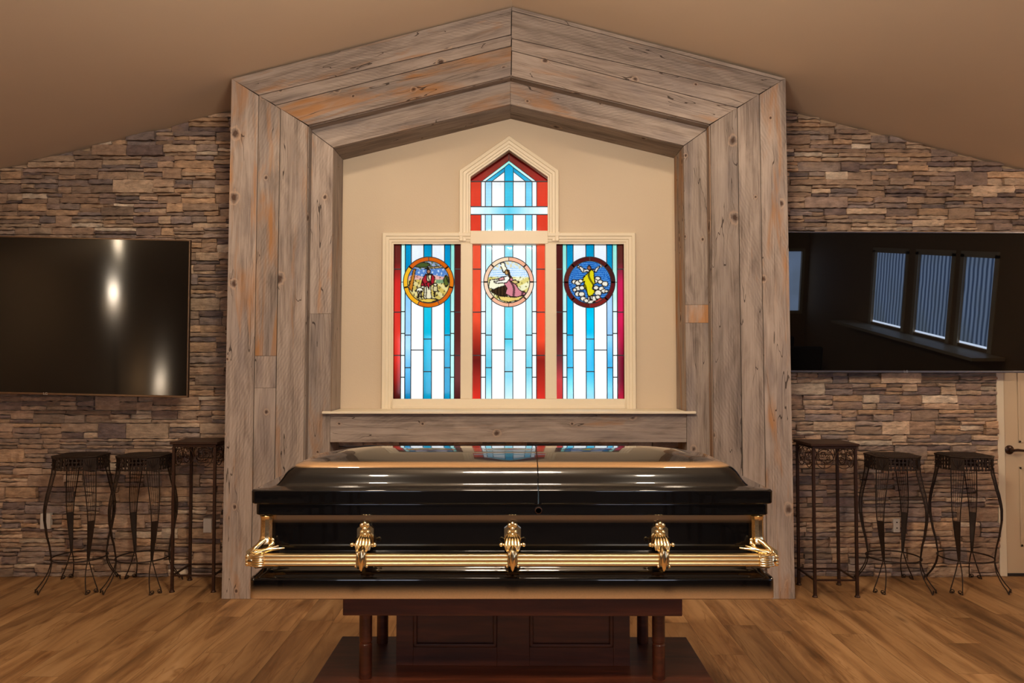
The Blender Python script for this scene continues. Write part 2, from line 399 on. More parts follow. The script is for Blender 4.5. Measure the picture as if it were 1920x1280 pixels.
# ledge-stone wall
PAL = [((184,155,130),5),((170,141,117),5),((196,169,142),3.4),((154,131,117),3),((142,126,119),3),((124,106,100),2),((212,192,168),1.6),((162,142,128),3),((190,156,124),3),((150,128,110),2),((202,174,146),1.8)]
def ledge(mb, x0, x1, z0, z1, Y, rnd, top=None):
    z = z0
    while z < z1:
        ch = rnd.uniform(.075, .12); zt = min(z+ch, z1) if z+ch+.04 < z1 else z1
        x = x0
        while x < x1-1e-4:
            L = rnd.uniform(.11, .36); xe = x+L if x+L+.09 < x1 else x1
            r = rnd.random(); k = 1 if r < .12 else (2 if r < .58 else 3)
            cuts = sorted(rnd.uniform(.25, .75) for _ in range(k-1)) if k == 2 else ([rnd.uniform(.27,.4), rnd.uniform(.6,.73)] if k == 3 else [])
            ed = [0]+cuts+[1]
            for j in range(k):
                parts = [(x, xe)]
                if k > 1 and (xe-x) > .24 and rnd.random() < .45:
                    xm = x+(xe-x)*rnd.uniform(.35, .65); parts = [(x, xm), (xm, xe)]
                for (a, c) in parts: stone1(mb, a, c, z+(zt-z)*ed[j], z+(zt-z)*ed[j+1], Y, rnd, top)
            x = xe
        z = zt
def stone1(mb, xa, xb, za, zb, Y, rnd, top):
    if top and top((xa+xb)/2) < za+.006: return
    g = .0014; xa += g; xb -= g; za += g; zb -= g
    dep = rnd.uniform(.014, .05)
    nx = max(3, int((xb-xa)/.03)); nz = 3 if zb-za > .035 else 2
    c = rnd.choices([p[0] for p in PAL], [p[1] for p in PAL])[0]; f = rnd.uniform(.92, 1.14); cl = s2l(tuple(min(255, v*f) for v in c))
    vs = []; tilt = rnd.uniform(-.006, .006)
    jt = [rnd.uniform(-.006, .0018) for _ in range(nx+1)]; jb = [rnd.uniform(-.0018, .005) for _ in range(nx+1)]
    for j in range(nz+1):
        for i in range(nx+1):
            u = i/nx; w = j/nz; x = xa+(xb-xa)*u; zz = za+(zb-za)*w
            zz += jt[i]*w+jb[i]*(1-w)
            edge = (.0035 if i in (0, nx) else 0)+(.0045 if j in (0, nz) else 0)
            y = Y-dep+edge+tilt*(2*u-1)+rnd.uniform(-.0042, .0042)
            if i in (0, nx): x += rnd.uniform(-.001, .001)
            if top: zz = min(zz, top(x))
            vs.append((x, y, zz))
    n0 = len(vs); fs = []
    for j in range(nz):
        for i in range(nx):
            a = j*(nx+1)+i; fs.append((a, a+1, a+nx+2, a+nx+1))
    # sides back to the wall
    loop = [i for i in range(nx+1)]+[j*(nx+1)+nx for j in range(1, nz+1)]+[nz*(nx+1)+i for i in range(nx-1, -1, -1)]+[j*(nx+1) for j in range(nz-1, 0, -1)]
    for k in loop: vs.append((vs[k][0], Y+.01, vs[k][2]))
    m = len(loop)
    for k in range(m): fs.append((loop[k], n0+k, n0+(k+1) % m, loop[(k+1) % m]))
    mb.col = cl; mb.add(vs, fs)
top = lambda x: ceil_z(x)-.004
rnd = random.Random(11)
XL = X(430, Y0)+.02; XD = X(1868, YW, 900)
zcap = Z(214, YW)
topL = lambda x: min(ceil_z(x)-.004, zcap+.004*math.sin(x*40))
b = MB(); ledge(b, -4.55, XL, 0, 3.6, YW, rnd, topL)
wl = structure(b.build('wall_back_left_stone', STONE)); wl.name = 'wall_back_left'
b = MB(); xr0 = X(1476, Y0)-.02
zc2 = Z(211, YW); topR = lambda x: min(ceil_z(x)-.012-.010*math.sin(x*9)*math.sin(x*23+1), zc2)
ledge(b, xr0, XD, 0, 2.12, YW, rnd, topR); ledge(b, xr0, 4.6, 2.12, 3.6, YW, rnd, topR)
structure(b.build('wall_back_right', STONE))
# plain wall behind the stone, open where the alcove goes in and at the door
AX0 = X(641.8, YA, 300); AX1 = X(1267, YA, 300)
b = MB(); dr0, dr1, dz = XD+.06, XD+.06+.92, 2.04
def wcol(x0, x1, z0): b.prism([(x0,z0),(x1,z0),(x1,ceil_z(x1)+.05),(x0,ceil_z(x0)+.05)], YW+.011, YW+.11)
wcol(-RX, AX0-.05, 0); wcol(AX1+.05, dr0, 0); wcol(dr0, dr1, dz); wcol(dr1, RX, 0)
structure(b.build('wall_back', WALLP))
# door at the right
e = structure(empty('door_1', (dr0, YW, 0)))
b = MB(); b.box(dr0+.004, dr1-.004, YW-.005, YW+.03, .02, dz-.004)
st = [(dr0+.11, dr0+.42), (dr0+.50, dr1-.11)]
b.build('door_panel', DOORM, e, bevel=.002)
b = MB()
for x0, x1 in st:
    for z0, z1 in ((.22, .82), (1.0, 1.9)):
        for (p, q, r, s_) in ((x0,x1,z0,z0+.02),(x0,x1,z1-.02,z1),(x0,x0+.02,z0,z1),(x1-.02,x1,z0,z1)): b.box(p, q, YW-.011, YW-.005, r, s_)
b.build('panel_moulding', DOORM, e, bevel=.003)
b = MB(); b.box(XD+.004, dr0, YW-.018, YW+.03, 0, dz+.05); b.box(dr0, dr1, YW-.018, YW+.03, dz, dz+.05); b.box(dr1, dr1+.055, YW-.018, YW+.03, 0, dz+.05)
b.build('door_frame', CREAM, e, bevel=.004)
b = MB(); hc = P(1893, 843, YW-.01)
b.lathe((hc.x, YW-.005, hc.z), [(.034,0),(.034,-.006),(.028,-.012),(.014,-.016),(.012,-.05),(.010,-.055)], 24, 'y')
b.tube([(hc.x, YW-.055, hc.z), (hc.x+.03, YW-.058, hc.z+.003), (hc.x+.08, YW-.058, hc.z-.002), (hc.x+.12, YW-.056, hc.z-.004)], [.010,.011,.009,.010], 10)
b.build('door_handle', m_iron('dark_bronze', (60,38,26), .3), e, smooth=True)
b = MB(); b.box(dr0, dr1, YW-.015, YW+.05, 0, .016); b.build('threshold', DARK, e)

# ------------------------------------------------------------------ alcove
WL, WR, WT, WB = X(735, YA), X(1172.5, YA), Z(455.5, YA), Z(748.5, YA)
UL, UR = X(881.5, YA, 380), X(1028, YA, 380); UE = Z(332, YA); UA = Vector((X(954.5, YA, 283), YA, Z(281.5, YA)))
RA = P(959, 221, YA); RLz = Z(299, YA)
def roof(x):
    if x < RA.x: return RLz+(RA.z-RLz)*(x-AX0)/(RA.x-AX0)
    return RLz+(RA.z-RLz)*(AX1-x)/(AX1-RA.x)
b = MB(); T = .05
def colm(x0, x1, zb0, zb1): b.prism([(x0,zb0),(x1,zb1),(x1,roof(x1)+T),(x0,roof(x0)+T)], YA, YA+.12)
colm(AX0-.06, WL, 0, 0); colm(WR, AX1+.06, 0, 0); b.box(WL, WR, YA, YA+.12, 0, WB)
colm(WL, UL, WT, WT); colm(UR, WR, WT, WT); colm(UL, UA.x, UE, UA.z); colm(UA.x, UR, UA.z, UE)
structure(b.build('wall_alcove', ALC))
b = MB(); ledge(b, AX0-.02, AX1+.02, 0, 1.2, YA-.005, random.Random(5)); o = structure(b.build('wall_alcove_base', STONE))

# ------------------------------------------------------------------ barn-wood surround
sur = tag(empty('wooden_surround', (0, Y0, 0)), 'wide gabled surround of weathered grey-brown barn boards framing the alcove', 'surround')
sd = [0]
def plank(q, ext, orange=.4, val=None, name='board', parent=sur):
    sd[0] += 1; r = random.Random(sd[0]*17+3)
    b = MB(); b.col = (orange, r.uniform(.25, .75) if val is None else val, 0)
    b.slab(q, ext, seed=r.uniform(0, 9)); return b.build(name, BARN, parent, bevel=.0015, segs=1)
def lerp(a, c, t): return a+(c-a)*t
G = .0028; TH = (0, .022, 0)
AL, BLp = P(433, 147, Y0), P(578, 235.5, Y0); AR, BR = P(1474, 146, Y0), P(1331, 233.5, Y0)
def on(A, B, px, py=190):                                # the mitre line at a picture column
    x = X(px, Y0, py); t = (x-A.x)/(B.x-A.x); return A+(B-A)*t
ceilcap = lambda p: Vector((p.x, p.y, min(p.z, ceil_z(p.x)-.002)))
# vertical boards
def vert_board(A, B, pt0, pt1, pb0, pb1, joints=(), oranges=(.4,)):
    t0, t1 = ceilcap(on(A, B, pt0, 170)), ceilcap(on(A, B, pt1, 200)); s = 1 if t1.x > t0.x else -1
    b0 = Vector((X(pb0, Y0, 1118), Y0, 0)); b1 = Vector((X(pb1, Y0, 1118), Y0, 0))
    def at(z, side):
        a, c = (t0, b0) if side == 0 else (t1, b1)
        return Vector((c.x+(a.x-c.x)*(z/a.z)+(G*s if side == 0 else -G*s), Y0, z))
    lv = [0]+sorted(Z(j, Y0) for j in joints)
    for i, z in enumerate(lv):
        zt0 = t0.z if i == len(lv)-1 else lv[i+1]-.001
        zt1 = t1.z if i == len(lv)-1 else lv[i+1]-.001
        dz = .002 if i == len(lv)-1 else 0
        p0 = at(z+.0005, 0); p1 = at(zt0-dz, 0); p2 = at(zt1-dz, 1); p3 = at(z+.0005, 1)
        plank([p0, p1, p2, p3], TH, oranges[min(i, len(oranges)-1)])
vert_board(AL, BLp, 433, 485, 414.5, 470, (), (.6,))
vert_board(AL, BLp, 485, 526, 470, 511, (667, 727), (.35, .3, .8))
vert_board(AL, BLp, 526, 577.5, 511, 566, (), (.45,))
vert_board(AR, BR, 1474, 1424, 1491.5, 1439, (), (.62,))
vert_board(AR, BR, 1424, 1382.4, 1439, 1396, (), (.15,))
vert_board(AR, BR, 1382.4, 1331.5, 1396, 1341, (), (.12,))
# sloping boards of the gable
def gable_board(side, e0, e1, a0, a1, orange, A, B, split=None):
    p0 = ceilcap(on(A, B, e0, 150)); p1 = Vector((P(959.5, a0, Y0).x, Y0, Z(a0, Y0))); p1 = ceilcap(p1)
    p3 = on(A, B, e1, 200); p2 = Vector((P(958.5, a1, Y0).x, Y0, Z(a1, Y0)))
    g = Vector((0, 0, G)); gx = Vector((G*(1 if side < 0 else -1), 0, 0))
    plank([p0-g+gx, p1-g-gx, p2+g-gx, p3+g+gx], TH, orange)
gable_board(-1, 433, 484.5, 13, 65, .55, AL, BLp); gable_board(-1, 484.5, 515.6, 65, 86, .25, AL, BLp); gable_board(-1, 515.6, 577.5, 86, 142.5, .8, AL, BLp)
gable_board(1, 1474, 1466, 12, 20, .1, AR, BR); gable_board(1, 1466, 1423.7, 20, 72, .3, AR, BR); gable_board(1, 1423.7, 1382.4, 72, 95, .2, AR, BR); gable_board(1, 1382.4, 1331.5, 95, 142.5, .3, AR, BR)
# return of the outer layer down to the inner one
apx = P(957, 142.5, Y0)
blo = Vector((X(566, Y0, 1118), Y0, 0)); bro = Vector((X(1341, Y0, 1118), Y0, 0)); D = Vector((0, Y1-Y0, 0)); TH0 = Vector((0, .022, 0))
def ret(a, c, d, thick, orange, val, nm='return_board'): plank([a, c, c+d, a+d], thick, orange, val, nm)
ret(blo+TH0, BLp+TH0, D-TH0, (-.02,0,0), .1, .1); ret(BLp+TH0, apx+TH0, D-TH0, (0,0,.02), .1, .3); ret(BR+TH0, apx+TH0, D-TH0, (0,0,.02), .1, .3); ret(bro+TH0, BR+TH0, D-TH0, (.02,0,0), .8, .3)
# inner layer
IL, IA, IR = P(624.5, 276.7, Y1), P(957, 195, Y1), P(1282, 273, Y1)
OL, OA, OR = P(572, 236, Y1)+Vector((-.05,0,.03)), P(957, 152, Y1)+Vector((0,0,.06)), P(1337, 233, Y1)+Vector((.05,0,.03))
ilb = Vector((X(614.5, Y1, 1118), Y1, 0)); irb = Vector((X(1291.5, Y1, 1118), Y1, 0)); olb = Vector((OL.x-.03, Y1, 0)); orb = Vector((OR.x+.03, Y1, 0))
def side_inner(o_, i_, ob, ib, joints, oranges):
    lv = [0]+sorted(Z(j, Y1) for j in joints)
    for k, z in enumerate(lv):
        last = k == len(lv)-1; zo = o_.z if last else lv[k+1]-.001; zi = i_.z-.003 if last else lv[k+1]-.001
        f = lambda a, c, zz: Vector((c.x+(a.x-c.x)*zz/a.z, Y1, zz))
        plank([f(o_, ob, z), f(o_, ob, zo), f(i_, ib, zi), f(i_, ib, z)], (0,.022,0), oranges[k])
side_inner(OL, IL, olb, ilb, (588,), (.35, .55)); side_inner(OR, IR, orb, irb, (605, 571), (.2, .95, .12))
gz = Vector((0,0,.002))
plank([OL+gz, OA+gz, IA+Vector((-.001,0,0)), IL+gz], (0,.022,0), .55); plank([OR+gz, OA+gz, IA+Vector((.001,0,0)), IR+gz], (0,.022,0), .4)
# deep returns into the alcove
D2 = Vector((0, YA-Y1-.001, 0)); TB = Vector((0,.023,0))
ret(ilb+TB, IL+TB, D2-TB, (-.02,0,0), .35, .45); ret(IL+TB, IA+TB, D2-TB, (0,0,.02), .15, .15); ret(IR+TB, IA+TB, D2-TB, (0,0,.02), .3, .2); ret(irb+TB, IR+TB, D2-TB, (.02,0,0), .85, .4)
# outer flanks and backing
for s_, A, bx in ((-1, AL, 414.5), (1, AR, 1491.5)):
    bb = Vector((X(bx, Y0, 1118)-s_*.001, Y0+.023, 0)); A2 = Vector((A.x-s_*.001, Y0+.023, min(A.z, ceil_z(A.x))-.004))
    plank([bb, A2, A2+Vector((0, YW-Y0-.026, 0)), bb+Vector((0, YW-Y0-.026, 0))], (-s_*.02,0,0), .3, None, 'side_board')
# solid core behind the boards
b = MB(); e_ = .022; k_ = .004
Lb, La, Rb, Ra = blo.x-.3, BLp, bro.x+.3, BR
bk = lambda p, q, r, s_, y0, y1: b.prism([(p[0],p[1]),(q[0],q[1]),(r[0],r[1]),(s_[0],s_[1])], y0, y1)
yb0, yb1 = Y0+.0225, Y1-.002
bk((AL.x+.03,0),(AL.x+.03,AL.z-.06),(BLp.x-.022,BLp.z-.01),(BLp.x-.022,0), yb0, yb1)
bk((AR.x-.03,0),(AR.x-.03,AR.z-.06),(BR.x+.022,BR.z-.01),(BR.x+.022,0), yb0, yb1)
bk((AL.x+.03,AL.z-.06),(apx.x,APEX-.05),(apx.x,apx.z+.026),(BLp.x-.022,BLp.z+.026), yb0, yb1)
bk((AR.x-.03,AR.z-.06),(apx.x,APEX-.05),(apx.x,apx.z+.026),(BR.x+.022,BR.z+.026), yb0, yb1)
yb0, yb1 = Y1+.0235, YW-.06
bk((AL.x+.03,0),(AL.x+.03,AL.z-.06),(IL.x-.022,IL.z-.01),(ilb.x-.022,0), yb0, yb1)
bk((AR.x-.03,0),(AR.x-.03,AR.z-.06),(IR.x+.022,IR.z-.01),(irb.x+.022,0), yb0, yb1)
bk((AL.x+.03,AL.z-.06),(IA.x,APEX-.05),(IA.x,IA.z+.026),(IL.x-.022,IL.z+.026), yb0, yb1)
bk((AR.x-.03,AR.z-.06),(IA.x,APEX-.05),(IA.x,IA.z+.026),(IR.x+.022,IR.z+.026), yb0, yb1)
b.build('backing', DARK, sur)
# apron beam and sill
zb, zt = Z(829, Y1), Z(776.5, Y1)
plank([(X(618.5,Y1,800), Y1+.005, zb), (X(1287.5,Y1,800), Y1+.005, zb), (X(1287.5,Y1,800), Y1+.005, zt), (X(618.5,Y1,800), Y1+.005, zt)], (0,.03,0), .35, .35, 'apron_board')
b = MB(); zs = Z(771, 5.2)
b.box(X(605,5.2), X(1304,5.2), 5.195, Y1-.002, zs-.017, zs); b.box(ilb.x+.012, irb.x-.012, Y1-.002, YA-.002, zs-.017, zs)
o = structure(b.build('trim_1', CREAM, bevel=.003))

# ------------------------------------------------------------------ window casing (cross-shaped)
def sweep(mb, line, prof, sign=1):
    """mitred moulding: line of (x,z); prof of (offset outward, y); closed cross-section"""
    n = len(line); rings = []
    for i in range(n):
        p = Vector(line[i]); d0 = (p-Vector(line[i-1])) if i > 0 else None; d1 = (Vector(line[i+1])-p) if i < n-1 else None
        if d0 is None: d0 = d1
        if d1 is None: d1 = d0
        d0 = d0.normalized(); d1 = d1.normalized()
        n0 = Vector((-d0.y, d0.x)); n1 = Vector((-d1.y, d1.x)); m_ = (n0+n1).normalized(); k = 1/max(.3, m_.dot(n0))
        rings.append([(p.x+m_.x*k*o*sign, y, p.y+m_.y*k*o*sign) for o, y in prof])
    mb.loft(rings)
yc = YA
prof = [(0, yc-.001), (0, yc-.016), (.012, yc-.018), (.015, yc-.024), (.030, yc-.026), (.034, yc-.032), (.052, yc-.034), (.057, yc-.040), (.078, yc-.040), (.082, yc-.034), (.082, yc-.001)]
WLc, WRc, WTc, WBc = X(737,YA-.02), X(1171,YA-.02), Z(457,YA-.02), Z(747.5,YA-.02)
ULc, URc = X(882,YA-.02,380), X(1027,YA-.02,380)
cas = structure(empty('trim_2', (UA.x, YA, WBc)))
b = MB()
line = [(WLc, WBc), (WLc, WTc), (ULc-.002, WTc), (ULc-.002, UE), (UA.x, UA.z), (URc+.002, UE), (URc+.002, WTc), (WRc, WTc), (WRc, WBc)]
# outer run (mitred), going round clockwise
pl = [(WLc, WBc-.072), (WLc, WTc), (ULc, WTc)]
sweep(b, pl, prof); sweep(b, [(ULc, WTc+.02), (ULc, UE), (UA.x, UA.z), (URc, UE), (URc, WTc+.02)], prof); sweep(b, [(URc, WTc), (WRc, WTc), (WRc, WBc-.072)], prof)
b.build('casing', CREAM, cas, smooth=True, angle=20)
b = MB(); b.box(WLc-.001, WRc+.001, yc-.034, yc-.001, WBc-.072, WBc); b.box(WLc-.001, WRc+.001, yc-.038, yc-.03, WBc-.072, WBc-.045)
b.build('bottom_rail', CREAM, cas, bevel=.003)
b = MB()
for sx, xx in ((-1, ULc), (1, URc)): b.box(xx+sx*.086, xx+sx*.056, yc-.0415, yc-.001, WTc+.056, WTc+.087)
b.build('corner_block', CREAM, cas, bevel=.002)
zt1 = Z(432.5, YA-.02)
b = MB(); b.box(ULc-.001, URc+.001, yc-.026, yc+.07, WTc, zt1); b.build('transom', CREAM, cas, bevel=.003)
M1a, M1b, M2a, M2b = X(863.5,YA-.02), X(885.5,YA-.02), X(1022.5,YA-.02), X(1043.5,YA-.02)
for a, c in ((M1a, M1b), (M2a, M2b)):
    b = MB(); b.box(a, c, yc-.024, yc+.07, WBc, WTc); b.build('mullion', CREAM, cas, bevel=.003)

# ------------------------------------------------------------------ stained glass
YG = YA+.06
RED, DRED, CRIM = (222,62,40), (92,34,30), (206,34,84)
MINT, WHITE, PALE, LBL, BLUE, CYAN, PW = (196,244,236), (252,255,255), (236,240,250), (158,222,250), (0,146,198), (70,200,226), (238,252,248)
def gcol(c): return tuple(math.sqrt(v) for v in s2l(c))
def gx(px): return X(px, YG)
def gz_(py): return Z(py, YG)
def glass_piece(mb, poly, top_c, bot_c=None, mid=None):
    """poly in picture columns/rows on the glass plane; glass hue from top to bottom with outside light and shade painted in"""
    bot_c = bot_c or top_c; ys = [p[1] for p in poly]; y0, y1 = min(ys), max(ys); a, c = gcol(top_c), gcol(bot_c)
    cols = []
    for x, y in poly:
        t = (y-y0)/max(1e-6, y1-y0); cols.append(tuple(a[k]+(c[k]-a[k])*t for k in range(3)))
    mb.prism([(gx(x), gz_(y)) for x, y in poly], YG-.002, YG+.002, cols)
def came(mb, a, c, w=1.5):
    A = Vector((gx(a[0]), YG, gz_(a[1]))); B = Vector((gx(c[0]), YG, gz_(c[1]))); mb.bar(A, B, .012 if abs(A.z-B.z) < 1e-4 else w*.004, w*.004 if abs(A.z-B.z) < 1e-4 else .012)
def strip(mb, x0, x1, y0, y1, tones, circ=None, leads=()):
    """tones: [(y, colour), ...] down the strip, outside light and reveal shade painted into the glass hue"""
    def tone(y):
        if y <= tones[0][0]: return gcol(tones[0][1])
        for (ya, ca), (yb, cb) in zip(tones, tones[1:]):
            if y <= yb:
                t = (y-ya)/(yb-ya); A, B = gcol(ca), gcol(cb); return tuple(A[k]+(B[k]-A[k])*t for k in range(3))
        return gcol(tones[-1][1])
    def quadrun(ya, yb, fa=None, fb=None):
        n = 8; k = 8 if (fa or fb) else 1
        for i in range(k):
            xa = x0+(x1-x0)*i/k; xb = x0+(x1-x0)*(i+1)/k
            for j in range(n):
                def yy(x, t):
                    a = fa(x) if fa else ya; c = fb(x) if fb else yb; return a+(c-a)*t
                pts = [(xa, yy(xa, j/n)), (xb, yy(xb, j/n)), (xb, yy(xb, (j+1)/n)), (xa, yy(xa, (j+1)/n))]
                mb.prism([(gx(x), gz_(y)) for x, y in pts], YG-.002, YG+.002, [tone(y) for x, y in pts])
    if circ:
        cx, cy, r = circ
        h = lambda x: math.sqrt(max(0, r*r-(x-cx)**2))
        quadrun(y0, 0, None, lambda x: cy-h(x)); quadrun(0, y1, lambda x: cy+h(x), None)
    else: quadrun(y0, y1)

def pip(x, y, poly):
    ins = False; j = len(poly)-1
    for i in range(len(poly)):
        xi, yi = poly[i]; xj, yj = poly[j]
        if (yi > y) != (yj > y) and x < (xj-xi)*(y-yi)/(yj-yi)+xi: ins = not ins
        j = i
    return ins
def edist(x, y, poly):
    best = 9; j = len(poly)-1
    for i in range(len(poly)):
        ax, ay = poly[j]; bx, by = poly[i]; dx, dy = bx-ax, by-ay
        t = max(0, min(1, ((x-ax)*dx+(y-ay)*dy)/(dx*dx+dy*dy+1e-9))); best = min(best, math.hypot(x-ax-t*dx, y-ay-t*dy)); j = i
    return best
def ell(cx, cy, rx, ry, n=14): return [(cx+rx*math.cos(2*PI*k/n), cy+ry*math.sin(2*PI*k/n)) for k in range(n)]
def wobble(x, y): return math.sin(x*23+y*7)*math.sin(y*19-x*5)+.6*math.sin(x*41+y*33)*math.sin(y*47)
INK = (34,26,20)
def paint(shapes, bg):
    bb = [(min(p[0] for p in s[0])-.03, max(p[0] for p in s[0])+.03, min(p[1] for p in s[0])-.03, max(p[1] for p in s[0])+.03) for s in shapes]
    def f(x, y):
        c = bg(x, y)
        for s, q in zip(shapes, bb):
            if not (q[0] <= x <= q[1] and q[2] <= y <= q[3]): continue
            poly, col = s[0], s[1]; fold = s[2] if len(s) > 2 else 0
            inside = pip(x, y, poly); d = edist(x, y, poly)
            if d < .02: c = INK
            elif inside:
                c = col
                if fold and math.sin(x*fold+y*4+math.sin(y*6)) > .72: c = tuple(v*.45 for v in col)
        return c
    return f
def medallion(parent, cx, cy, r, rin, ringcols, f):
    mb = MB(); n = 54; CX, CZ = gx(cx), gz_(cy); sc = gx(cx+rin)-CX
    # polar grid of small quads; the picture is fired into the glass
    NR, NA = 34, 120
    vs = [(CX, YG-.003, CZ)]; cs = [gcol(f(0, 0))]
    for i in range(1, NR+1):
        for k in range(NA):
            a = 2*PI*k/NA; rr = i/NR; x, y = rr*math.cos(a), rr*math.sin(a)
            vs.append((CX+x*sc, YG-.003, CZ+y*sc)); cs.append(gcol(f(x, y)))
    fs = [(0, 1+k, 1+(k+1) % NA) for k in range(NA)]
    for i in range(NR-1):
        for k in range(NA): fs.append((1+i*NA+k, 1+(i+1)*NA+k, 1+(i+1)*NA+(k+1) % NA, 1+i*NA+(k+1) % NA))
    m2 = len(vs); fs += [tuple(v+m2 for v in fc) for fc in fs]
    vs += [(x, YG+.001, z) for x, y, z in vs]; cs += cs
    for k in range(NA):
        a_, b_ = 1+(NR-1)*NA+k, 1+(NR-1)*NA+(k+1) % NA; fs.append((a_, b_, b_+m2, a_+m2))
    mb.add(vs, fs, cols=cs); med = mb.build('medallion', GLASS, parent)
    mb = MB(); ro = gx(cx+r)-CX; ri = sc; m = len(ringcols); cuts = MB()
    for j, c in enumerate(ringcols):
        for q in range(8):
            a0 = PI*.5-2*PI*(j+q/8)/m; a1 = PI*.5-2*PI*(j+(q+1)/8)/m
            mb.prism([(CX+math.cos(a)*rr, CZ+math.sin(a)*rr) for a, rr in ((a0, ri), (a0, ro), (a1, ro), (a1, ri))], YG-.003, YG+.001, [gcol(c)]*4)
        a0 = PI*.5-2*PI*j/m; cuts.bar((CX+math.cos(a0)*ri, YG, CZ+math.sin(a0)*ri), (CX+math.cos(a0)*ro, YG, CZ+math.sin(a0)*ro), .005, .012)
    mb.build('medallion_border', GLASS, med)
    for rr in (ri, ro): cuts.tube([(CX+rr*math.cos(2*PI*k/48), YG-.001, CZ+rr*math.sin(2*PI*k/48)) for k in range(48)], .0032, 6, True)
    cuts.build('medallion_lead', LEAD, med, smooth=True)

def bg1(x, y):
    w = wobble(x, y)
    if y > .66+.05*math.sin(x*5): return (150,160,190) if w < .3 else (90,110,80)
    if y > .30+.04*math.sin(x*7): return (86,128,190) if w < .55 else (190,205,225)
    if y > .12: return (222,170,160) if w < .7 else (140,90,80)
    if x > .35 and y > -.06: return (122,150,110)
    if w > .75: return INK
    return (206,180,90) if math.sin(x*11+y*13) > -.2 else (224,206,140)
m1 = [([(-.95,-.3),(-.72,.62),(-.62,.62),(-.78,-.45)], (196,120,36)), (ell(-.35,.82,.42,.12), (70,86,40)), ([(-.2,.62),(.9,.70),(.8,.8),(-.1,.68)], (206,170,110)),
      (ell(.84,.06,.12,.26), (90,100,40), 22), ([(-.14,.38),(.16,.38),(.30,.22),(.26,-.05),(.08,-.2),(-.12,-.30),(-.36,-.18),(-.30,.14)], (168,32,44), 17),
      ([(-.10,.34),(.14,.34),(.10,.02),(-.08,.05)], (230,214,170), 20), ([(-.20,-.22),(.10,-.16),(.14,-.80),(-.22,-.80)], (232,220,184), 24), ([(-.12,-.05),(.08,.02),(.02,-.35)], (176,30,44)),
      (ell(0,.50,.085,.11), (170,116,84)), (ell(-.42,-.38,.16,.12), (232,224,196)), (ell(-.28,-.24,.08,.06), (232,224,196)), ([(-.5,-.42),(-.45,-.42),(-.45,-.76),(-.5,-.76)], (226,216,186)), ([(-.38,-.42),(-.33,-.42),(-.33,-.74),(-.38,-.74)], (226,216,186)),
      (ell(.32,-.32,.11,.17), (206,190,140)), (ell(.32,-.12,.09,.07), (224,212,176)), ([(.27,-.44),(.31,-.44),(.31,-.70),(.27,-.70)], (206,190,150)), ([(-.5,-.82),(.1,-.78),(.5,-.84),(.1,-.97),(-.3,-.95)], (226,190,80))]
def bg2(x, y):
    w = wobble(x, y)
    if y > .62+.06*math.sin(x*4+1): return (226,214,170) if w > .1 else (206,226,244)
    if y > .24: return (176,208,238) if math.sin(y*60+math.sin(x*5)) > -.3 else (238,244,250)
    if w > .8: return (110,96,40)
    return (240,234,190) if math.sin(x*7-y*12) > -.2 else (222,204,120)
m2_ = [([(-.42,.92),(-.20,.92),(-.08,.55),(-.26,.45)], (250,240,210)), ([(-.9,.1),(-.3,.16),(-.12,-.30),(-.5,-.42),(-.96,-.3)], (246,240,206)),
       ([(-.86,-.45),(-.45,-.25),(-.1,-.15),(.02,-.4),(-.06,-.66),(-.5,-.66)], (60,42,26), 40),
       ([(-.02,.30),(.12,.26),(.30,-.05),(.48,-.35),(.84,-.55),(.60,-.72),(.1,-.70),(-.16,-.56),(-.08,-.3),(-.24,-.05)], (214,130,140), 15),
       ([(-.30,.22),(-.02,.30),(.06,.16),(-.10,-.04),(-.5,-.06),(-.68,-.04),(-.7,.02),(-.45,.06)], (248,240,226)), ([(-.5,.16),(-.24,.26),(-.2,.10),(-.44,.06)], (222,150,150)),
       (ell(-.10,.46,.09,.12), (196,150,90)), ([(-.10,.60),(.02,.56),(.06,.34),(.10,.18),(.0,.26),(-.02,.44)], (92,58,34)), ([(-.5,-.66),(.3,-.74),(.8,-.62),(.5,-.86),(0,-.97),(-.4,-.86)], (232,200,110)), ([(.1,.02),(.3,.1),(.5,-.02),(.3,-.1)], (224,190,120))]
def bg3(x, y):
    s = math.sin(y*70+math.sin(x*4)*1.5)
    return (20,86,168) if s > -.3 else (90,150,214)
m3 = []
for (cx_, cy_, rr) in ((-.72,.02,.12),(-.55,-.03,.15),(-.42,.06,.11),(-.55,-.28,.14),(-.70,-.36,.10),(-.36,-.26,.13),(-.56,-.55,.14),(-.38,-.56,.15),(-.3,-.78,.14),(.38,.16,.14),(.26,.05,.12),(.5,.02,.12),(.72,-.08,.15),(.3,-.26,.13),(.55,-.30,.13),(.66,-.42,.12),(.40,-.50,.17),(.80,-.42,.09),(.20,-.76,.16),(.38,-.70,.12),(0,-.90,.17),(-.15,-.86,.12)):
    m3.append((ell(cx_, cy_, rr, rr*.82, 12), (232,222,204)))
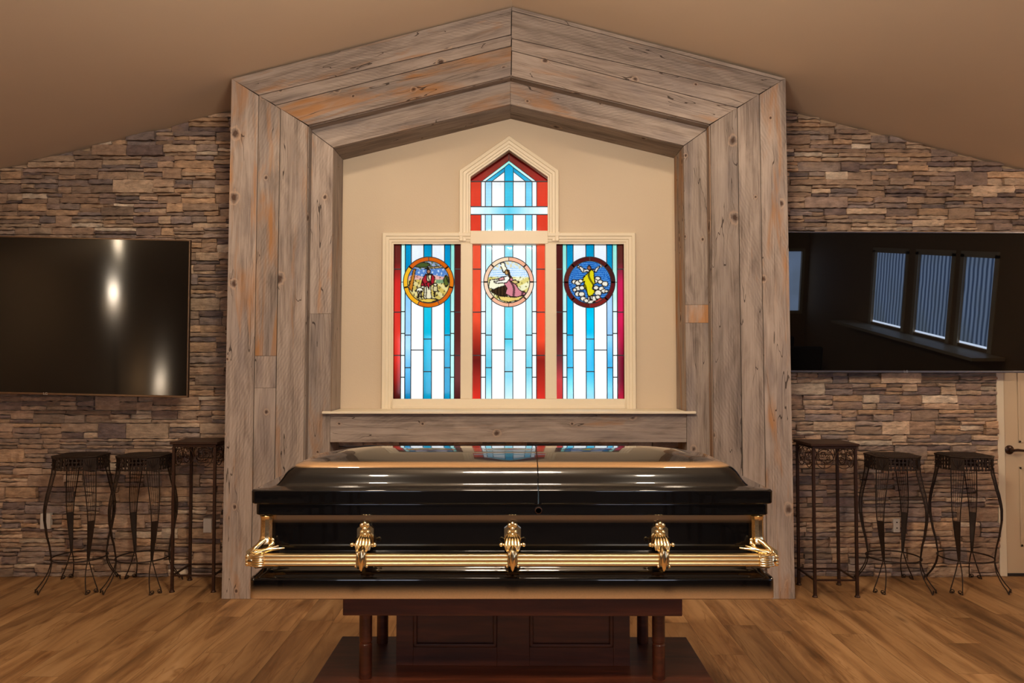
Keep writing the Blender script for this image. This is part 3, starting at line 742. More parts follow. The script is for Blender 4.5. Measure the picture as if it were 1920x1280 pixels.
m3 += [([(-.10,.50),(.06,.52),(.30,.48),(.48,.72),(.40,.74),(.24,.60),(.05,.62),(-.22,.60),(-.42,.76),(-.50,.68),(-.34,.46)], (232,220,206), 24),
       ([(-.06,.46),(.10,.60),(.20,.50),(.22,.16),(.26,-.04),(.16,-.16),(.12,-.30),(.28,-.42),(.10,-.64),(-.06,-.68),(-.14,-.40),(-.28,-.2),(-.24,.05),(-.32,.0),(-.30,.22)], (222,206,20), 15),
       (ell(-.02,.68,.08,.11), (150,92,66)), (ell(.54,.78,.05,.07), (220,190,170)), (ell(-.52,.74,.05,.07), (220,190,170)), ([(-.06,-.66),(.0,-.66),(-.02,-.86),(-.07,-.84)], (230,220,206)), ([(.04,-.64),(.10,-.62),(.10,-.84),(.05,-.86)], (230,220,206)),
       ([(.18,-.94),(.5,-.72),(.62,-.78),(.4,-.96)], (190,60,50))]

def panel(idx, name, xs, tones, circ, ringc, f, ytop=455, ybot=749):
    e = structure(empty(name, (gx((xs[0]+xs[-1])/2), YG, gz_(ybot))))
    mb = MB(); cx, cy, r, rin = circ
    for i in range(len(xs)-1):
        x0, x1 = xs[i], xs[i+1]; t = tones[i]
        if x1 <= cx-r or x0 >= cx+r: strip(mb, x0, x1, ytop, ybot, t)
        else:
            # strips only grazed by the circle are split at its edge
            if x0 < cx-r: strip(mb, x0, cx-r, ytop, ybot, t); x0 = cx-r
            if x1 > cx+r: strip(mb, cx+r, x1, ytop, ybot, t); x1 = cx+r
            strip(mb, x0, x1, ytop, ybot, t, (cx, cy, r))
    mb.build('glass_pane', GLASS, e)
    L = MB()
    for x in xs[1:-1]:
        if abs(x-cx) < r:
            h = math.sqrt(r*r-(x-cx)**2); came(L, (x, ytop), (x, cy-h), 1.5); came(L, (x, cy+h), (x, ybot), 1.5)
        else: came(L, (x, ytop), (x, ybot), 1.5)
    came(L, (xs[0], ytop+1), (xs[-1], ytop+1), 1.6)
    rows = {0: (504.5, 585, 666), 1: (584, 625, 666, 707), 2: (628, 689), 3: (656,), 4: (635.5, 696.5)}
    n = len(xs)-1
    for i in range(n):
        for y in rows[min(i, n-1-i)]: came(L, (xs[i], y), (xs[i+1], y), 1.9)
    came(L, (xs[1], cy), (cx-r, cy), 1.0); came(L, (cx+r, cy), (xs[-2], cy), 1.0)
    L.build('lead_came', LEAD, e)
    medallion(e, cx, cy, r, rin, ringc, f)
cr = lambda L: [700+v/3.459 for v in L]
W_ = [(460,PALE),(490,(228,232,244)),(560,WHITE),(749,WHITE)]  # dark-to-bright runs in the strips below paint uneven outside light into the glass
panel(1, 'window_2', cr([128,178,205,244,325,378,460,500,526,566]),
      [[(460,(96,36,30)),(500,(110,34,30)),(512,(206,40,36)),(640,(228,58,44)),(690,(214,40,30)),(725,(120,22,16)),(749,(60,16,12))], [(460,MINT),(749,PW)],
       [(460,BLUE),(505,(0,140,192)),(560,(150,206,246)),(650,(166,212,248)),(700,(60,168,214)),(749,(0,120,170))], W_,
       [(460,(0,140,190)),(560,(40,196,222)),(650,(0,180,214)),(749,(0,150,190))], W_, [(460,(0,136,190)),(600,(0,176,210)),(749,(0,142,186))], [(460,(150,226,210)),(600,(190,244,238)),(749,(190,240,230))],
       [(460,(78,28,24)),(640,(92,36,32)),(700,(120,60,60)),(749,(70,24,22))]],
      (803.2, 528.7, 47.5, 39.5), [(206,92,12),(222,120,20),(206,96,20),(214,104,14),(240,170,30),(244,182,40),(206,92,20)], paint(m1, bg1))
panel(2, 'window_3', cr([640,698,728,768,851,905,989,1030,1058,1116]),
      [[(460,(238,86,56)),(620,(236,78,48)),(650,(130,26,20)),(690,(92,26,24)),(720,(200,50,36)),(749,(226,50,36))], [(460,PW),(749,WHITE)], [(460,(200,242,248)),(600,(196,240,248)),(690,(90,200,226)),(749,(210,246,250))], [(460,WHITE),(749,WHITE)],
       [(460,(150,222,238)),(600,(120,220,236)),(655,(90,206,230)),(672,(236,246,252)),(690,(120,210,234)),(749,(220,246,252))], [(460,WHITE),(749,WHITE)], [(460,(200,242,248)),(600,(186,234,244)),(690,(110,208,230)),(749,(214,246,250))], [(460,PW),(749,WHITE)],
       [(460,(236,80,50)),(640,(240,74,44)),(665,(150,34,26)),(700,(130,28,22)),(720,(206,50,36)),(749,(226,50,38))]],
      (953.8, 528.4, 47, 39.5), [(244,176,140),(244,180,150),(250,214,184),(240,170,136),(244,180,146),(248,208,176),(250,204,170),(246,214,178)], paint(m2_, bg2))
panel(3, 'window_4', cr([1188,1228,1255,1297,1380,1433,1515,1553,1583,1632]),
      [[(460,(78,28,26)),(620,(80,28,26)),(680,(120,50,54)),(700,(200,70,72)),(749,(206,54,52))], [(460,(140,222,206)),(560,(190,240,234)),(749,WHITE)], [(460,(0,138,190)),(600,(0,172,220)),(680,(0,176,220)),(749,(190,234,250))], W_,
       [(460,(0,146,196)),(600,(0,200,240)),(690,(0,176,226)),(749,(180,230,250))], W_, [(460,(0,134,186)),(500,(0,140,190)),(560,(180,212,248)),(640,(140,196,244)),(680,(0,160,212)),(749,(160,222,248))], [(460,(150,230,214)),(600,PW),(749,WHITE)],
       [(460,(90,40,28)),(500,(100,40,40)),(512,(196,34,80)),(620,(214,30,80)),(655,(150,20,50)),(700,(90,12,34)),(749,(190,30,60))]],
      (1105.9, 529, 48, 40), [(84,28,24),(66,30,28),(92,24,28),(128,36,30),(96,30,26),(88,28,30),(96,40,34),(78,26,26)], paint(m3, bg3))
# gabled upper light
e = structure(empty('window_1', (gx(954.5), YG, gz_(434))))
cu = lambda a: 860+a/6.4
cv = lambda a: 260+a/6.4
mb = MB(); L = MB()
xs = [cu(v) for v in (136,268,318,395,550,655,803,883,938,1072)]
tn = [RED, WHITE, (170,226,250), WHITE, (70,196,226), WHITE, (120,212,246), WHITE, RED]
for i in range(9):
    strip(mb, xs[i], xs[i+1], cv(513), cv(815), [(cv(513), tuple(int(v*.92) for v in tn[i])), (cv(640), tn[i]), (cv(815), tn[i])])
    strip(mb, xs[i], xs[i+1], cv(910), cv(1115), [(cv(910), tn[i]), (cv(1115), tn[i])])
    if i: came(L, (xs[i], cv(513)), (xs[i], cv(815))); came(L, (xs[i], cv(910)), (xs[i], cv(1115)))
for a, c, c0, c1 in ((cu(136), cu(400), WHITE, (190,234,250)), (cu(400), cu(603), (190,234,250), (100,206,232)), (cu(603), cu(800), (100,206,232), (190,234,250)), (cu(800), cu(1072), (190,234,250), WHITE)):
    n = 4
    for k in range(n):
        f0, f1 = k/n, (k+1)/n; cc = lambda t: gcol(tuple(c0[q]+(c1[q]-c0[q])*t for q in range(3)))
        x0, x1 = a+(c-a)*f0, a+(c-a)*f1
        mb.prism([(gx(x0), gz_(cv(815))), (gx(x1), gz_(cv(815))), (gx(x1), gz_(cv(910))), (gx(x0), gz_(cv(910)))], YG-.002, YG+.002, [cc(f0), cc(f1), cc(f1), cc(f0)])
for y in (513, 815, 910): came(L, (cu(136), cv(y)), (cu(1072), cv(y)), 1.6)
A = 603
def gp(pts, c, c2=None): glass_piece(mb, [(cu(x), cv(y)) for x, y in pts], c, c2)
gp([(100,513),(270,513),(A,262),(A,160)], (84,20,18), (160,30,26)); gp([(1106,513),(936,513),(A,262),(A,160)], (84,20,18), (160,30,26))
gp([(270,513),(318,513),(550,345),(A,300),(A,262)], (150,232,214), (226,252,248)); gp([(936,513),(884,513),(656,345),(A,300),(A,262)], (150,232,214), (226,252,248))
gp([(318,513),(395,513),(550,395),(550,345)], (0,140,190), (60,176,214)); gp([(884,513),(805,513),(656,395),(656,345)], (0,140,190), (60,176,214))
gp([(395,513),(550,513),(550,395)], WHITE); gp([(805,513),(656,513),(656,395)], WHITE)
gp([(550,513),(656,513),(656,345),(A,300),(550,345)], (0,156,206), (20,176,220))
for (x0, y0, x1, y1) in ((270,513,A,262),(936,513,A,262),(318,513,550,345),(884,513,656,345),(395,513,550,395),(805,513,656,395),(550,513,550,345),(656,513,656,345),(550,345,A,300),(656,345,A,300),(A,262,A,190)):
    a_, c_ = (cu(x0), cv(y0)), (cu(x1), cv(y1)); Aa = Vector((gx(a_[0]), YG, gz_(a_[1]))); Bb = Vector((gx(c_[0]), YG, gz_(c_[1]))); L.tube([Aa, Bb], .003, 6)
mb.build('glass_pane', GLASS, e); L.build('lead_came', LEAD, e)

# ------------------------------------------------------------------ casket
YC = 3.417
def rring(hx, hy, z, r, n=7, cx=0.0, cy=YC):
    r = min(r, hx*.98, hy*.98); pts = []
    for (sx, sy, a0) in ((1,-1,-PI/2),(1,1,0),(-1,1,PI/2),(-1,-1,PI)):
        for k in range(n+1):
            a = a0+PI/2*k/n; pts.append((cx+sx*(hx-r)+r*math.cos(a), cy+sy*(hy-r)+r*math.sin(a), z))
    return pts
cas_ = tag(empty('casket', (0, YC, .64)), 'closed glossy black casket with gold shading and gold handles on a wooden bier', 'casket')
CAS_L = m_casket('black_lacquer_lid', [(1.1685-.64, .0035, .010, .9)])
CAS_B = m_casket('black_lacquer_body', [(.966-.64, .006, .028, .75), (.640-.64, .006, .062, .95)])
CAS_K = m_casket('black_lacquer', [(9, .01, .01, .5)])
def dense(rs, k=3):                                     # Catmull-Rom between ring sizes for smooth curves
    out = []
    for i in range(len(rs)-1):
        p0, p1, p2, p3 = rs[max(0, i-1)], rs[i], rs[i+1], rs[min(len(rs)-1, i+2)]
        for j in range(k):
            t = j/k; out.append(tuple(.5*((2*p1[q])+(-p0[q]+p2[q])*t+(2*p0[q]-5*p1[q]+4*p2[q]-p3[q])*t*t+(-p0[q]+3*p1[q]-3*p2[q]+p3[q])*t**3) for q in range(4)))
    return out+[rs[-1]]
lid_lo = [(1.050,.340,1.024,.02),(1.062,.352,1.024,.02),(1.066,.356,1.028,.022),(1.067,.357,1.074,.022),(1.063,.353,1.0795,.022),(1.056,.346,1.081,.022),(1.006,.328,1.0845,.03),(.992,.312,1.088,.05)]
crown = dense([(.992,.312,1.088,.05),(.984,.304,1.096,.06),(.974,.296,1.112,.07),(.964,.286,1.133,.08),(.950,.274,1.151,.09),(.930,.258,1.1635,.09),(.905,.240,1.171,.09),(.85,.20,1.183,.09),(.77,.14,1.199,.08),(.69,.08,1.2115,.06),(.62,.03,1.218,.03)], 3)
rings = [rring(hx, hy, z, r) for hx, hy, z, r in lid_lo[:-1]]+[rring(hx, hy, z, r) for hx, hy, z, r in crown]
SPL = .108
for lo, hi in ((-9, SPL-.0022), (SPL+.0022, 9)):
    mb = MB(); mb.loft(rings); o = mb.build('lid', CAS_L, cas_, smooth=True, angle=40, wn=True)
    bm = bmesh.new(); bm.from_mesh(o.data)
    bmesh.ops.recalc_face_normals(bm, faces=bm.faces)
    for co, no in (((lo,0,0),(-1,0,0)), ((hi,0,0),(1,0,0))):
        if abs(co[0]) > 5: continue
        r_ = bmesh.ops.bisect_plane(bm, geom=bm.verts[:]+bm.edges[:]+bm.faces[:], plane_co=co, plane_no=no, clear_outer=True)
        ed = [g for g in r_['geom_cut'] if isinstance(g, bmesh.types.BMEdge)]
        bmesh.ops.holes_fill(bm, edges=ed)
    bm.to_mesh(o.data); bm.free()
    o.data.polygons.foreach_set('use_smooth', [True]*len(o.data.polygons)); o.data.set_sharp_from_angle(angle=math.radians(40))
mb = MB(); mb.loft([rring(hx,hy,z,r) for hx,hy,z,r in [(1.03,.32,1.0235,.02),(1.048,.343,1.0225,.02),(1.05,.345,1.019,.02),(1.05,.345,.980,.02),(1.046,.341,.976,.02),(1.0,.30,.975,.02)]])
mb.build('top_rim', CAS_K, cas_, smooth=True, angle=40, wn=True)
body = [(1.0,.30,.9755,.04),(1.008,.312,.975,.04),(1.008,.312,.826,.04),(1.010,.314,.823,.04),(1.021,.325,.820,.045),(1.022,.326,.815,.045),(1.022,.326,.775,.045),(1.018,.322,.770,.045)]
ogee = dense([(1.018,.322,.770,.045),(1.022,.326,.762,.045),(1.030,.333,.755,.045),(1.041,.342,.744,.045),(1.050,.348,.734,.04),(1.058,.352,.727,.035),(1.066,.358,.724,.03)], 3)
base = [(1.068,.360,.720,.03),(1.069,.361,.714,.03),(1.069,.361,.644,.03),(1.064,.356,.640,.03),(.9,.2,.640,.03)]
mb = MB(); mb.loft([rring(*q) for q in body[:-1]+ogee+base]); mb.build('body', CAS_B, cas_, smooth=True, angle=40, wn=True)
mb = MB(); mb.lathe((SPL, YC-.3445, .998), [(.001,-.012),(.012,-.012),(.015,-.008),(.016,0)], 24, 'y'); mb.build('lid_catch', BLACKP, cas_, smooth=True)
mb = MB(); mb.lathe((SPL, YC-.3585, .998), [(.0145,0),(.0145,-.002),(.0115,-.003),(.011,0)], 24, 'y'); mb.build('catch_ring', BRONZE, cas_, smooth=True)
# hardware
YR = 3.032; ZR = .808
def rail_prof(h=.0225, d=.015):
    pts = []
    for k, zc in enumerate((-.0155, 0, .0155)):
        for a in range(-80, 81, 20):
            t = math.radians(a); pts.append((-d-.0026*math.cos(t), zc+.0066*math.sin(t)))
    return pts+[(d*.6, h), (d, h*.6), (d, -h*.6), (d*.6, -h)]
pr = rail_prof(); mb = MB()
mb.loft([[(x, YR+p, ZR+q) for p, q in pr] for x in (-1.012, 1.018)]); mb.build('handle_rail', m_simple('satin_gold', (240,212,156), .33, 1.0, .06), cas_, smooth=True, angle=50)
for s in (-1, 1):
    mb = MB(); mb.loft([[(s*(1.075-p-.004), y, ZR+q) for p, q in pr] for y in (3.08, 3.75)]); mb.build('end_rail', bpy.data.materials['satin_gold'], cas_, smooth=True, angle=50)
def bracket(x):
    mb = MB(); yb = YC-.312
    mb.prism([(x-.034,.842),(x+.034,.842),(x+.034,.918),(x+.020,.929),(x+.012,.932),(x-.012,.932),(x-.020,.929),(x-.034,.918)], yb-.012, yb+.002)
    mb.prism([(x-.022,.838),(x+.022,.838),(x+.022,.928),(x+.008,.944),(x-.008,.944),(x-.022,.928)], yb-.022, yb-.010)
    for dx, dz, r in ((0,.940,.011),(-.012,.934,.010),(.012,.934,.010),(0,.918,.013),(-.012,.905,.010),(.012,.905,.010),(0,.895,.010)): mb.ball((x+dx, yb-.022, dz), r, 10)
    mb.build('lug', GOLD, cas_, smooth=True, angle=40)
    mb = MB()
    for dx, w in ((-.026,.0105),(-.013,.012),(0,.0135),(.013,.012),(.026,.0105)):
        mb.tube([(x+dx*.6, yb-.020, .896), (x+dx*.85, yb-.040, .880), (x+dx, yb-.058, .860), (x+dx*.85, yb-.066, .842)], [w*.45, w*.8, w, w*.7], 8)
    mb.tube([(x-.046, yb-.05, .861), (x+.046, yb-.05, .861)], .0055, 8)
    for s in (-1, 1): mb.ball((x+s*.046, yb-.05, .861), .0095, 10)
    mb.tube([(x, yb-.06, .848), (x, YR-.022, .838), (x, YR-.024, .81), (x, YR-.02, .782)], [.018,.016,.014,.010], 8)
    mb.prism([(x-.019,.786),(x+.019,.786),(x+.021,.806),(x+.019,.834),(x+.024,.846),(x-.024,.846),(x-.019,.834),(x-.021,.806)], YR-.025, YR+.018)
    for dx in (-.014,-.005,.005,.014): mb.tube([(x+dx, YR-.026, .840), (x+dx, YR-.028, .826), (x+dx*.9, YR-.026, .792)], [.005,.006,.004], 8)
    for s in (-1, 1): mb.ball((x+s*.022, YR-.018, .785), .006, 8)
    mb.tube([(x, YR-.02, .79), (x, YR-.022, .776), (x, YR-.018, .766)], [.011,.008,.003], 8)
    mb.build('bracket_arm', GOLD, cas_, smooth=True, angle=50)
for px in (681, 961, 1241): bracket(X(px, YR+.02, 1040))
def corner(s):
    yb = YC-.312; xb = s*1.008
    mb = MB(); rr = []
    for z, w, dx in ((.974,.026,0),(.970,.029,0),(.964,.026,0),(.95,.025,0),(.89,.0255,.001),(.872,.027,.003),(.858,.032,.006)):
        rr.append([(xb+s*(dx+.002)+w*math.cos(a), yb-.002+w*math.sin(a), z) for a in [2*PI*(k+.5)/10 for k in range(10)]])
    mb.loft(rr); mb.build('corner_post', GOLD, cas_, smooth=True, angle=25)
    mb = MB()
    # sweeping bracket from post down to the rail end
    for (oy, w) in ((-.012,.013), (-.026,.012), (-.002,.012)):
        mb.tube([(xb, yb+oy, .876), (xb+s*.018, yb+oy-.012, .862), (xb+s*.034, yb+oy-.032, .842), (xb+s*.044, YR+.008, .822), (xb+s*.040, YR-.004, .80)], [w*.7, w, w*1.1, w*1.1, w*.9], 8)
    for zz, x1, w in ((.852, .955, .0085), (.843, .93, .007), (.858, .975, .008)):
        mb.tube([(xb+s*.028, YR+.004, .832), (s*.99, YR+.012, .842), (s*x1, yb-.03, zz)], [.013, w*1.1, w*.6], 8)
    mb.tube([(xb-s*.028, yb-.018, .872), (xb-s*.030, yb-.028, .860), (xb-s*.018, yb-.038, .851)], [.008,.011,.008], 8)
    mb.ball((xb-s*.028, yb-.02, .874), .009, 10)
    b0 = len(mb.v); mb.lathe((s*1.018, YR-.002, ZR), [(.018,-.030),(.026,-.028),(.028,-.022),(.025,-.016),(.025,.0),(.029,.006),(.029,.014),(.022,.026)], 18, 'x')
    for k in range(5): mb.tube([(s*.99, YR-.026, ZR-.018+k*.009), (s*1.02, YR-.030, ZR-.018+k*.009), (s*1.046, YR-.022, ZR-.016+k*.008)], [.003,.0055,.005], 7)
    mb.lathe((s*1.046, YR, ZR), [(.004,-.012*1),(.026,-.010),(.029,0),(.026,.010),(.012,.014),(.004,.015)], 16, 'x')
    for dz in (-.014, 0, .014): mb.ball((s*1.060, YR-.012, ZR+dz), .010, 10)
    mb.prism([(s*.94,.781),(s*1.03,.775),(s*1.04,.786),(s*.96,.786)], YR-.012, YR+.014)
    mb.build('corner_bracket', GOLD, cas_, smooth=True, angle=50)
for s in (-1, 1): corner(s)

# ------------------------------------------------------------------ bier
bi = tag(empty('casket_bier', (0, 3.42, 0)), 'dark cherry wood casket bier with round legs on a stepped platform', 'bier')
zp = .262
mb = MB(); x0, x1 = X(643, 3.12, 1130), X(1280, 3.12, 1130)
mb.box(x0, x1, 3.12, 3.72, .553, .6385); mb.build('table_top', CHERRY, bi, bevel=.004)
mb = MB(); mb.box(-.834, .850, 3.125, 3.70, zp-.03, zp); mb.box(-.822, .838, 3.137, 3.688, .0, zp-.031)
mb.build('platform', CHERRY, bi, bevel=.004)
for lx in (-.622, .624):
    for ly in (3.215, 3.62):
        mb = MB(); r = .027
        mb.lathe((lx, ly, 0), [(r*.98, zp), (r, zp+.004), (r, .405), (r-.003, .409), (r-.003, .413), (r, .417), (r, .552)], 28)
        mb.build('leg', CHERRY, bi, smooth=True, angle=30)
mb = MB(); cx0, cx1, cy = X(743, 3.34, 1200), X(1181, 3.34, 1200), 3.34
mb.box(cx0, cx1, cy+.006, cy+.30, zp, .552)
pn = [(X(775,cy,1180), X(932,cy,1180)), (X(993,cy,1180), X(1150,cy,1180))]; pz0, pz1 = Z(1213, cy), .548
xs_ = [cx0, pn[0][0], pn[0][1], pn[1][0], pn[1][1], cx1]
for i in (0, 2, 4): mb.box(xs_[i], xs_[i+1], cy, cy+.006, zp, .552)
for a, c in pn: mb.box(a, c, cy, cy+.006, zp, pz0)
mb.build('cabinet', CHERRY, bi, bevel=.0015)
for a, c in pn:
    mb = MB(); w = .017
    for q in ((a, c, pz0, pz0+w), (a, a+w, pz0, pz1), (c-w, c, pz0, pz1), (a, c, pz1-w, pz1)): mb.box(q[0], q[1], cy-.008, cy+.006, q[2], q[3])
    mb.build('panel_moulding', CHERRY, bi, bevel=.005)
bi.rotation_euler = (0, 0, math.radians(-.35))

# ------------------------------------------------------------------ televisions
def m_screen(name, rough, tint, aniso=0.0):
    m = N(name); return m.done(Base__Color=tint, Roughness=rough, Specular__IOR__Level=.5, Anisotropic=aniso, Anisotropic__Rotation=.25, Tangent=m.n('ShaderNodeTangent', _direction_type='RADIAL', _axis='Z').outputs[0])
SCL = m_screen('matte_screen', .10, (.004,.0035,.003), .85); SCR = m_screen('gloss_screen', .012, (.002,.002,.0022))
FR = m_simple('champagne_metal', (122,100,80), .32, .9, .05); FRS = m_simple('silver_metal', (118,114,116), .3, .9, .05)
def text_obj(name, s, size, mat, parent, loc):
    cu_ = bpy.data.curves.new(name, 'FONT'); cu_.body = s; cu_.size = size; cu_.extrude = .0006; cu_.align_x = 'CENTER'; cu_.align_y = 'CENTER'
    o = bpy.data.objects.new('tmp', cu_); C.objects.link(o)
    dg = bpy.context.evaluated_depsgraph_get(); me = bpy.data.meshes.new_from_object(o.evaluated_get(dg))
    bpy.data.objects.remove(o); me.materials.clear(); me.materials.append(mat)
    o = bpy.data.objects.new(name, me); C.objects.link(o); o.parent = parent; o.location = loc; o.rotation_euler = (PI/2, 0, 0); return o
def tv(cpx, cpy, Y, w, h, tilt, roll, scr, fr, label):
    c = P(cpx, cpy, Y); e = tag(empty('television', tuple(c)), label, 'television'); e['_org'] = (0,0,0)
    bz = .009; hw, hh = w/2, h/2
    mb = MB(); mb.box(-hw+.004, hw-.004, .004, .028, -hh+.004, hh-.004); mb.box(-hw*.7, hw*.7, .028, .055, -hh*.75, hh*.35); mb.build('housing', BLACKP, e, bevel=.002)
    mb = MB(); mb.box(-hw+bz, hw-bz, -.0012, .0035, -hh+bz*1.6, hh-bz); mb.build('screen', scr, e)
    mb = MB()
    mb.box(-hw, -hw+bz, -.004, .026, -hh, hh); mb.box(hw-bz, hw, -.004, .026, -hh, hh); mb.box(-hw+bz, hw-bz, -.004, .026, hh-bz, hh); mb.box(-hw+bz, hw-bz, -.004, .026, -hh, -hh+bz*1.6)
    f = mb.build('frame', fr, e, bevel=.002)
    text_obj('logo', 'LG', .026, m_simple('logo_silver', (200,196,190), .3, .6, 0), f, (0, -.0055, -hh+bz*.8))
    mb = MB(); g = YW-.016-Y
    mb.box(-.25, .25, .055, .075, -.18, .18); mb.bar((0,.07,.0),(0, g, .0), .10, .10); mb.box(-.12, .12, g-.04, g, -.2, .2); mb.build('wall_mount', BLACKP, e)
    e.rotation_euler = (math.radians(-tilt), 0, 0)
    e.rotation_mode = 'XYZ'; e.rotation_euler = Matrix.Rotation(math.radians(roll), 3, 'Y').to_4x4().to_euler() if False else (Matrix.Rotation(math.radians(roll), 4, 'Y') @ Matrix.Rotation(math.radians(-tilt), 4, 'X')).to_euler()
    return e
tv(88, 592, 5.33, 534*5.33/F, 296*5.33/F, -2.5, 1.25, SCL, FR, 'large wall-mounted television left of the surround with warm lamp reflections')
tv(1702, 567, 5.5, 470*5.5/F, 264*5.5/F, -5, .15, SCR, FRS, 'black wall-mounted television right of the surround reflecting curtained windows')

# ------------------------------------------------------------------ iron stools
def offs(z):
    T_ = [(.0,.190),(.02,.186),(.06,.165),(.10,.147),(.15,.133),(.21,.126),(.30,.134),(.40,.150),(.50,.160),(.58,.161),(.66,.152),(.74,.138),(.84,.124),(.95,.122)]
    for (a, fa), (c, fc) in zip(T_, T_[1:]):
        if z <= c:
            t = (z-a)/(c-a); t = t*t*(3-2*t)*.35+t*.65; return fa+(fc-fa)*t
    return T_[-1][1]
def wid(z):
    T_ = [(.21,.004),(.3,.010),(.42,.017),(.5,.022),(.65,.031),(.84,.042),(.95,.044)]
    for (a, fa), (c, fc) in zip(T_, T_[1:]):
        if z <= c: return fa+(fc-fa)*max(0, (z-a)/(c-a))
    return .044
def make_stool():
    e = empty('bar_stool', (0,0,0)); H = .945
    a_ = .155; c_ = .062                                     # half side, corner chamfer
    oct_ = [(-a_+c_,-a_),(a_-c_,-a_),(a_,-a_+c_),(a_,a_-c_),(a_-c_,a_),(-a_+c_,a_),(-a_,a_-c_),(-a_,-a_+c_)]
    mb = MB(); rr = []
    for sc, z in ((.93,H-.010),(1.03,H-.010),(1.05,H-.005),(1.03,H),(.9,H)): rr.append([(x*sc, y*sc, z) for x, y in oct_])
    mb.loft(rr)
    for k in range(-4, 5):
        t = k*.031; mb.box(t-.009, t+.009, -.135+abs(t)*.2, .135-abs(t)*.2, H, H+.0018); mb.box(-.135+abs(t)*.2, .135-abs(t)*.2, t-.009, t+.009, H+.0004, H+.0026)
    mb.build('seat', IRON, e)
    zt, zb2 = H-.010, H-.100
    for s in range(4):                                       # woven side panels
        p, q = oct_[s*2], oct_[s*2+1]; p = Vector((*p, 0)); q = Vector((*q, 0)); nrm = (q-p).cross(Vector((0,0,1))).normalized()
        mb = MB(); n = 7
        for k in range(n):
            t = (k+.5)/n; b0 = p.lerp(q, t)+nrm*.012*math.sin(PI*t)
            mb.bar(b0+Vector((0,0,zb2)), b0+Vector((0,0,zt)), .010, .003)
        for k in range(4):
            z = zb2+.008+(zt-zb2-.012)*k/3
            for j in range(n):
                t0, t1 = j/n, (j+1)/n; sg = .004*(1 if (j+k) % 2 else -1)
                A_ = p.lerp(q, t0)+nrm*(.012*math.sin(PI*t0)+sg); B_ = p.lerp(q, t1)+nrm*(.012*math.sin(PI*t1)+sg)
                mb.bar(A_+Vector((0,0,z)), B_+Vector((0,0,z)), .003, .010)
        mb.build('woven_panel', IRON, e)
    for s, (sx, sy) in enumerate(((-1,-1),(1,-1),(1,1),(-1,1))):
        dg = Vector((sx, sy, 0)).normalized(); tg = Vector((-dg.y, dg.x, 0)); R2 = math.sqrt(2)
        mb = MB()
        # leaf-embossed corner facet
        rO = lambda z: dg*(offs(z)*R2)
        base_ = dg*((a_-c_/2)*R2)
        w = c_*R2/2
        v = [base_+tg*i*w+Vector((0,0,z)) for i in (-1, 1) for z in (zb2, zt)]
        vv = [v[0], v[2], v[3], v[1]]; mb.add(vv+[x-dg*.003 for x in vv], [(0,1,2,3),(7,6,5,4),(0,4,5,1),(1,5,6,2),(2,6,7,3),(3,7,4,0)])
        for k in (-2,-1,0,1,2): mb.tube([base_+dg*.002+Vector((0,0,zb2+.01)), base_+dg*.004+tg*k*w*.28+Vector((0,0,(zb2+zt)/2)), base_+dg*.002+tg*k*w*.40+Vector((0,0,zt-.012))], .0024, 5)
        N_ = 18
        def pt(z, k):
            r = offs(z)*R2
            if z > .84: r = r+((a_-c_/2)*R2-r)*min(1, (z-.80)/.08)
            elif z > .76: r = r+((a_-c_/2)*R2-r)*max(0, (z-.80)/.08)
            return dg*r+tg*wid(z)*k+Vector((0,0,z))
        zs_ = [.21+(.86-.21)*i/N_ for i in range(N_+1)]
        for k, r in ((-1,.0042),(1,.0042)): mb.tube([pt(z, k) for z in zs_], r, 6)
        for k in (-.6,-.2,.2,.6): mb.tube([pt(z, k) for z in zs_ if z > .44], .0016, 5)
        zl = [z for z in zs_ if z < .52]; vs = []; fs = []
        for z in zl: vs += [pt(z, -1)+dg*.0015, pt(z, 1)+dg*.0015, pt(z, 1)-dg*.0015, pt(z, -1)-dg*.0015]
        for i in range(len(zl)-1):
            for j in range(4): fs.append((i*4+j, i*4+(j+1) % 4, i*4+4+(j+1) % 4, i*4+4+j))
        fs += [(3,2,1,0), tuple(len(vs)-4+q for q in range(4))]; mb.add(vs, fs)
        for k in (-1, 1):
            pts = []
            for i in range(9):
                t = i/8; z = .215*(1-t)+.006*t; pts.append(dg*(offs(z)*R2)+tg*k*(.003+.037*t**.8)+Vector((0,0,z)))
            end = pts[-1]
            mb.tube(pts, .0042, 6)
            sp = []; c0 = end-tg*k*.015+Vector((0,0,.0145))
            for i in range(16):
                a = -PI/2+i*.52; r = .0145*(1-i/22); sp.append(c0-tg*k*(r*math.cos(a))+Vector((0,0,r*math.sin(a)*.9))-tg*k*0)
            mb.tube([end]+sp, .0034, 5)
        mb.build('leg', IRON, e, smooth=True, angle=50)
    mb = MB(); rr_ = .126*math.sqrt(2)+.002
    mb.tube([(rr_*math.cos(2*PI*k/40), rr_*math.sin(2*PI*k/40), .213) for k in range(40)], .0052, 7, True); mb.build('foot_ring', IRON, e, smooth=True)
    return e
st0 = make_stool()
SG = 'matching black iron bar stools along the stone wall'
for i, (x, y, r, lab) in enumerate(((-3.115, 5.425, 2, 'black iron stool standing farthest left below the left television'), (-2.655, 5.42, -1, 'black iron stool close beside the left iron pedestal stand'),
                                    (2.745, 5.42, -2, 'black iron stool between the right iron pedestal stand and another stool'), (3.265, 5.42, 1, 'black iron stool nearest to the cream door'))):
    o = st0 if i == 0 else copy_tree(st0)
    o.location = (x, y, 0); o.rotation_euler = (0, 0, math.radians(r)); tag(o, lab, 'stool', SG)

